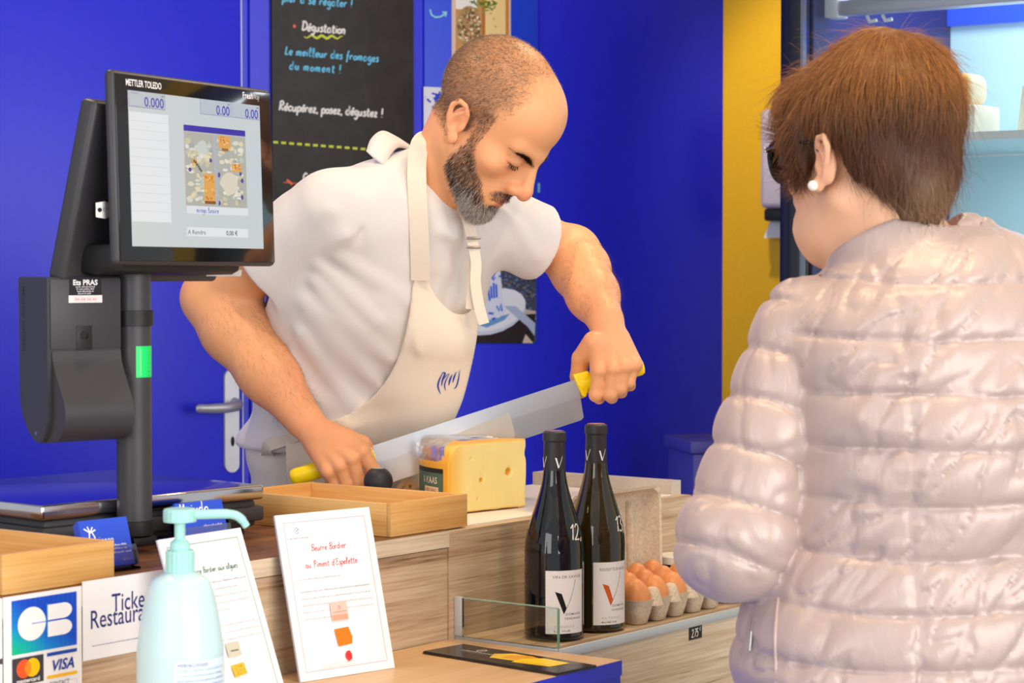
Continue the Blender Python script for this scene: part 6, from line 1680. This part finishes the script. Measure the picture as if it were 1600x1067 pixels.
lips = np.maximum(g3(0, .103, -.0645, .022, .014, .0045), g3(0, .102, -.0745, .019, .014, .0052)); tint(.85*sm(lips, .25, .6), rgb(200, 100, 96))
mk('body', wV, wF_, SKIN, wom, True, cols=C)
# ---- hair: a soft cap and the strands that make it
hc_ = Solid()
lw = lambda f: local(WD, f)
hc_.u(lw(ell((0, -.018, .046), (.088, .102, .087))), .01)
hc_.u(lw(ell((0, -.040, .066), (.078, .074, .071))), .03)
hc_.u(lw(ell((0, .056, .072), (.072, .056, .050))), .03)
hc_.u(lw(ell((0, -.062, -.030), (.062, .044, .050))), .04)
hc_.u(lw(ell((0, -.068, -.068), (.040, .026, .030))), .03)
hc_.u(local(WD, rc((.074, .036, .040), (.076, .030, -.008), .016, .009), True), .012)
hc_.s(local(WD, ell((.095, -.004, -.012), (.030, .030, .040)), True), .016)
hc_.s(lw(ell((0, .135, -.035), (.075, .075, .085))), .02)
hc_.s(local(WD, ell((.090, -.058, -.088), (.056, .064, .058)), True), .03)
hc_.d(lambda p, d: .004*vnoise(p*np.array((24, 24, 12), np.float32))+.0022*vnoise(p*np.array((70, 70, 22), np.float32)), .006)
hV, hF = hc_.mesh(tuple(np.array(WO)-.17), tuple(np.array(WO)+.18), .0034)
hN = vnormals(hV, hF); lc = to_local(hV, WD); hs, hf, hu = lc[:, 0], lc[:, 1], lc[:, 2]
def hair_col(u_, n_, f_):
    top = sm(u_, .02, .10)[:, None]; low = sm(-u_, .012, .062)[:, None]  # top: warm highlight from the spots above, put into the crown's colour
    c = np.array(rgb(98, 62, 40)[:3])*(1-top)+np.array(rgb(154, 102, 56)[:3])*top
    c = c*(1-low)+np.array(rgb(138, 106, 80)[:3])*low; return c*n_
HCm = vcol_mat('hair_cap', .5, .3); 
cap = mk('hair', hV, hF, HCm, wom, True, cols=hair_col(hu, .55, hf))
cr = np.array((.0, -.052, .136)); B_ = np.stack([np.array(WD.u), np.array(WD.v), np.array(WD.w)], 1)
nS = 46000
wgt = np.ones(len(hV)); wgt[(hf > .05) & (hu < .02)] = .2
ii = rng.choice(len(hV), nS, p=wgt/wgt.sum()); rl = lc[ii]+rng.normal(0, .0012, (nS, 3)); nl = hN[ii]@B_
fl = rl-cr; fl -= nl*(fl*nl).sum(1)[:, None]; fl /= np.maximum(np.linalg.norm(fl, axis=1), 1e-6)[:, None]
fl += np.array((0, 0, -.25)); fr_ = sm(rl[:, 1], .03, .09)[:, None]; fl += fr_*np.array((0, .0, -.1))+.10*np.stack([vnoise((rl*34).astype(np.float32)), vnoise((rl*34+7).astype(np.float32)), 0*rl[:, 0]], 1)*2
fl /= np.linalg.norm(fl, axis=1)[:, None]
dl = fl+nl*(.30+.25*sm(rl[:, 2], .02, .1))[:, None]; wd = dl@B_.T; wr = rl@B_.T+np.array(WO)
Ls = np.where(rl[:, 2] < -.05, .022, .040)*(.6+.6*rng.random(nS)); nn = .55+.85*rng.random((nS, 1))
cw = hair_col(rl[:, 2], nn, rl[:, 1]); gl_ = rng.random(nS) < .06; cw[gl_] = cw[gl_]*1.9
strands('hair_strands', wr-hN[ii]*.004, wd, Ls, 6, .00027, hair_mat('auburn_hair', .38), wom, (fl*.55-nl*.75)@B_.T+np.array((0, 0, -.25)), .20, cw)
nf = 2600; ii = rng.choice(len(hV), nf); rl = lc[ii]; nl = hN[ii]@B_; fl = rl-cr; fl -= nl*(fl*nl).sum(1)[:, None]; fl /= np.maximum(np.linalg.norm(fl, axis=1), 1e-6)[:, None]
strands('loose_strands', hV[ii]-hN[ii]*.003, (fl*.8+nl*.55)@B_.T, .03+.03*rng.random(nf), 7, .00016, bpy.data.materials['auburn_hair'], wom, (fl*.3-nl*.5)@B_.T+np.array((0, 0, -.2)), .38, hair_col(rl[:, 2], .8+.8*rng.random((nf, 1)), rl[:, 1]))
# glasses and pearl earring
gk = mat('dark_frame', rgb(26, 28, 38), .25); gr = empty('glasses', WLp(0, .1, .005), 'dark framed glasses worn by the woman in the padded jacket', 'glasses')
for sg in (-1, 1):
    rim = [WLp(sg*(.036+.027*math.cos(a)), .122-.018*abs((.036+.027*math.cos(a))/.06)**2, 0.014+.024*math.sin(a)) for a in np.linspace(0, 2*math.pi, 25)]
    tube('rim', rim, .0026, gk, gr, 8); 
    Vv, Ff = loft([[q_+WF*d_ for q_ in rim[:-1]] for d_ in (-.0005, .0005)]); mk('lens', Vv, Ff, M['pane'], gr)
    tube('temple', catmull([WLp(sg*.064, .105, .026), WLp(sg*.077, .07, .024), WLp(sg*.081, .015, .018), WLp(sg*.082, -.006, .004)], 5), .0022, gk, gr, 8, 1.6)
    lathe('hinge', [(.0026, -.003), (.0026, .003)], M['steel'], None, gr, 10, axis=Frame(WLp(sg*.066, .104, .026), WS, WF, WUp))
tube('bridge', [WLp(-.009, .122, .018), WLp(0, .125, .020), WLp(.009, .122, .018)], .0024, gk, gr, 8)
pe_ = WLp(-.0865, .006, -.034)
er = lathe('earring', [(.0004+.0062*math.sin(math.pi*i/10), -.0062*math.cos(math.pi*i/10)) for i in range(11)], mat('pearl', rgb(250, 240, 226), .18, coat=.5), pe_, None, 20); meta(er, 'round white pearl earring in the ear lobe of the auburn haired woman', 'earring')
# ---- padded jacket
ax_up = (WJ['UT']-WJ['HP']).normalized()
jk = Solid()
jk.u(ecap(WJ['PE'], WJ['HP'], (.270, .185), (.255, .175), BS), .04)
jk.u(ecap(WJ['HP'], WJ['MT'], (.255, .175), (.186, .150), BS), .06)
jk.u(ecap(WJ['MT'], P(1458, 545, 2.61), (.180, .150), (.180, .130), BS), .06)
jk.u(ecap(P(1458, 545, 2.61), P(1442, 520, 2.60), (.180, .130), (.158, .105), BS), .05)
jk.u(rc(WJ['LS']+Vector((.03, 0, -.01)), P(1385, 500, 2.60), .060, .062), .05); jk.u(rc(WJ['RS']-BS*.03+Vector((0, 0, -.01)), P(1440, 452, 2.61), .060, .066), .05)
TORSO_N = len(jk.ops)
PER = .0600
def quilt(w, e=.55): return np.abs(np.sin(np.pi*w))**e
lean = (ax_up+Vector((.10, .03, 0))).normalized()
zt0 = float((P(1450, 448, 2.46)-Vector((0, 0, 0))).dot(lean))
panel_x = [-.115, .045, .0]
def torso_quilt(p, d):
    t = (p@_A(lean)-zt0)/PER; sx = (p-_A(WJ['MT']))@_A(BS)
    wv = .055*vnoise(p*np.array((9, 9, 9), np.float32))+.02*vnoise(p*26)
    q = quilt(t+wv, .36); seam = 1-sm(np.abs(np.sin(np.pi*(t+wv))), 0, .42)
    pk = vnoise(p*np.array((75, 75, 16), np.float32))*.0016*(.35+seam)
    vs_ = np.minimum(np.abs(sx+.128), np.abs(sx-.028)); vs_ = np.minimum(vs_, np.abs(sx-.17))
    vg = np.exp(-(vs_/.005)**2); near_ = np.exp(-(vs_/.020)**2)
    pk2 = vnoise(p*np.array((28, 28, 120), np.float32))*.0016*near_
    dg = .0042*vnoise((p@np.array(((.8, -.2, .5), (.1, 1, 0), (-.6, .1, .8)), np.float32))*np.array((34, 10, 9), np.float32))
    cq = (p@np.array(((.75, -.3, .6), (.2, 1, 0), (-.62, .1, .75)), np.float32))*np.array((52, 16, 13), np.float32)
    cre = (1-np.abs(vnoise(cq+1.3*vnoise(cq*.5)[..., None])))**7*.0042
    return -(q-.70)*.0070+vg*.0030+.0013*np.exp(-(np.sin(np.pi*(t+wv))/.26)**2)+pk+pk2+dg*.8+cre
jk.d(torso_quilt, .016)
for (a, b, w, am) in (((1322, 612), (1392, 512), .008, -.005), ((1348, 650), (1440, 530), .009, .006), ((1372, 640), (1452, 548), .008, -.005), ((1300, 640), (1336, 556), .007, .004), ((1392, 560), (1424, 496), .006, -.004), ((1290, 735), (1350, 690), .008, -.005),
                      ((1300, 772), (1500, 778), .006, -.006), ((1310, 786), (1490, 790), .007, .004), ((1300, 868), (1470, 862), .006, -.005), ((1320, 884), (1450, 872), .008, .004), ((1470, 545), (1460, 480), .006, -.004), ((1500, 690), (1590, 655), .008, -.005), ((1500, 640), (1560, 606), .008, .004),
                      ((1540, 760), (1600, 735), .008, -.004), ((1330, 1000), (1400, 960), .008, -.003), ((1300, 700), (1400, 660), .008, .004), ((1500, 880), (1600, 850), .010, -.004), ((1452, 415), (1470, 470), .006, -.004)):
    f, am_ = fold(P(*a, 2.475), P(*b, 2.475), w*1.6, am); jk.d(f, am_)
# left and right sleeves
sv = (WJ['LE']-WJ['LS']).normalized()
def sleeve_q(S_, E_, W_, r0, r1, r2, ph):
    S_, E_, W_ = Vector(S_), Vector(E_), Vector(W_); f1 = rc(S_, E_, r0, r1); f2 = rc(E_, W_, r1*.97, r2); L1 = (E_-S_).length; a1 = (E_-S_)/L1; a2 = (W_-E_).normalized(); L2 = (W_-E_).length
    def f(p):
        d = smin(f1(p), f2(p), .03)
        t1 = (p-_A(S_))@_A(a1); t2 = (p-_A(E_))@_A(a2)
        tt = np.where(f1(p) < f2(p), t1, L1+np.maximum(t2, -.0)*.9)
        wv = .07*vnoise(p*10)+.02*vnoise(p*30)
        t = tt/PER+ph+wv; q = quilt(t, .42); seam = 1-sm(np.abs(np.sin(np.pi*t)), 0, .42)
        pk = vnoise(p*np.array((60, 60, 26), np.float32))*.0015*(.3+seam)+.0022*vnoise(p*np.array((26, 26, 13), np.float32))
        sd = (p-_A(S_)-t1[..., None]*_A(a1)); ang = sd@_A(Vector((.75, -.66, .2)).normalized())
        vg = np.exp(-((sd@_A(Vector((.66, .75, 0)))-.012)/.006)**2)*(ang > 0)*(t1 > .14)
        return d-(q-.68)*.0085+.0012*np.exp(-(np.sin(np.pi*t)/.26)**2)+pk+.0030*(1-np.abs(vnoise(p*np.array((30, 30, 16), np.float32)+2.7)))**7+vg*.003
    return f
jk.u(sleeve_q(WJ['LS'], WJ['LE'], WJ['LW']-BF*.01, .0570, .0655, .044, .28), .008)
jk.u(sleeve_q(WJ['RS'], WJ['RE'], WJ['RW']-BF*.01, .0570, .0655, .044, .3), .008)
# collar and openings
cb0, cb1 = WJ['NB']+Vector((.016, -.004, -.060)), WJ['NB']+Vector((-.004, .012, -.006))
jk.u(ecap(cb0, cb1, (.090, .088), (.081, .081), BS), .007)
jk.i(lambda p, n_=_A((cb1-cb0).normalized()), q_=_A(cb1+Vector((0, 0, .012))): (p-q_)@n_, .006)
jk.s(ecap(cb0-Vector((0, 0, .02)), cb1+Vector((0, 0, .1)), (.066, .066), (.0675, .0675), BS), .004)
jk.s(rc(WJ['LW']-BF*.02, WJ['LW']+BF*.1, .030, .034), .003); jk.s(rc(WJ['RW']-BF*.02, WJ['RW']+BF*.1, .030, .034), .003)
jk.i(lambda p: -(p[..., 2]-(WJ['PE'].z-.06)), .01)
jV, jF = jk.mesh((.05, 2.22, .66), (.98, 3.1, 1.44), .0038)
NYL = mat('pearl_nylon', rgb(188, 167, 160), .38, .12, spec=.5, sheen=.2); t_ = NT(NYL); cc = t_.coords((1, 1, .35)); t_.bump(t_.noise(cc, 70, 5, .6, .6), .28, .004)
jacket = mk('padded_jacket', jV, jF, NYL, wom, True)
# pocket zip on the left front
bvj = bvhtree.BVHTree.FromPolygons([tuple(v) for v in jV], [tuple(f) for f in jF])
def on_jacket(px, py):
    r = ray(px, py).normalized(); hit = bvj.ray_cast(Vector((0, 0, CAMZ)), r); return hit[0] if hit[0] is not None else P(px, py, 2.5)
zz_ = [on_jacket(*q) for q in ((1216, 935), (1213, 965), (1211, 1000), (1212, 1035), (1213, 1075))]
tube('side_piping', catmull(zz_, 6), .0024, NYL, jacket, 8)
zz_ = [on_jacket(*q)+Vector((0, -.001, 0)) for q in ((1178, 962), (1174, 985), (1174, 1010))]
tube('pocket_zip', catmull(zz_, 5), .0022, mat('zip_tape', rgb(150, 132, 126), .5, .3), jacket, 8)
tube('zip_pull', [zz_[1]+Vector((0, -.003, 0)), zz_[1]+Vector((-.002, -.004, -.022))], .0016, M['steel'], jacket, 8, .6)
# trousers and shoes, below the picture
wt = Solid(); wpe = Vector((WJ['PE'].x, WJ['PE'].y, .80))
wt.u(ecap(wpe, wpe+Vector((0, 0, .08)), (.17, .12), (.165, .12), BS), .03)
for sg in (-1, 1):
    hp = wpe+BS*(.085*sg); kn = hp+Vector((0, 0, -.36)); an = kn+Vector((0, 0, -.33)); wt.u(rc(hp, kn, .090, .062), .04); wt.u(rc(kn, an, .062, .048), .04)
wt.i(lambda p: -(p[..., 2]-.07), .01); wt.i(lambda p: p[..., 2]-.87, .01)
v_, f_q = wt.mesh((wpe.x-.3, wpe.y-.3, .05), (wpe.x+.3, wpe.y+.3, .92), .007); mk('trousers', v_, f_q, fine(mat('dark_denim', rgb(52, 58, 82), .85), 500, .06, .15, .0005), wom, True)
for sg in (-1, 1):
    c = Vector((wpe.x, wpe.y, 0))+BS*(.085*sg); sh_ = Solid()
    sh_.u(ecap(c-BF*.04+Vector((0, 0, .045)), c+BF*.13+Vector((0, 0, .032)), (.038, .042), (.042, .028), BS), .02); sh_.i(lambda p: -(p[..., 2]-.002), .006)
    v_, f_q = sh_.mesh((c.x-.3, c.y-.3, 0), (c.x+.3, c.y+.3, .14), .007); mk('shoe', v_, f_q, M['black_soft'], wom, True)
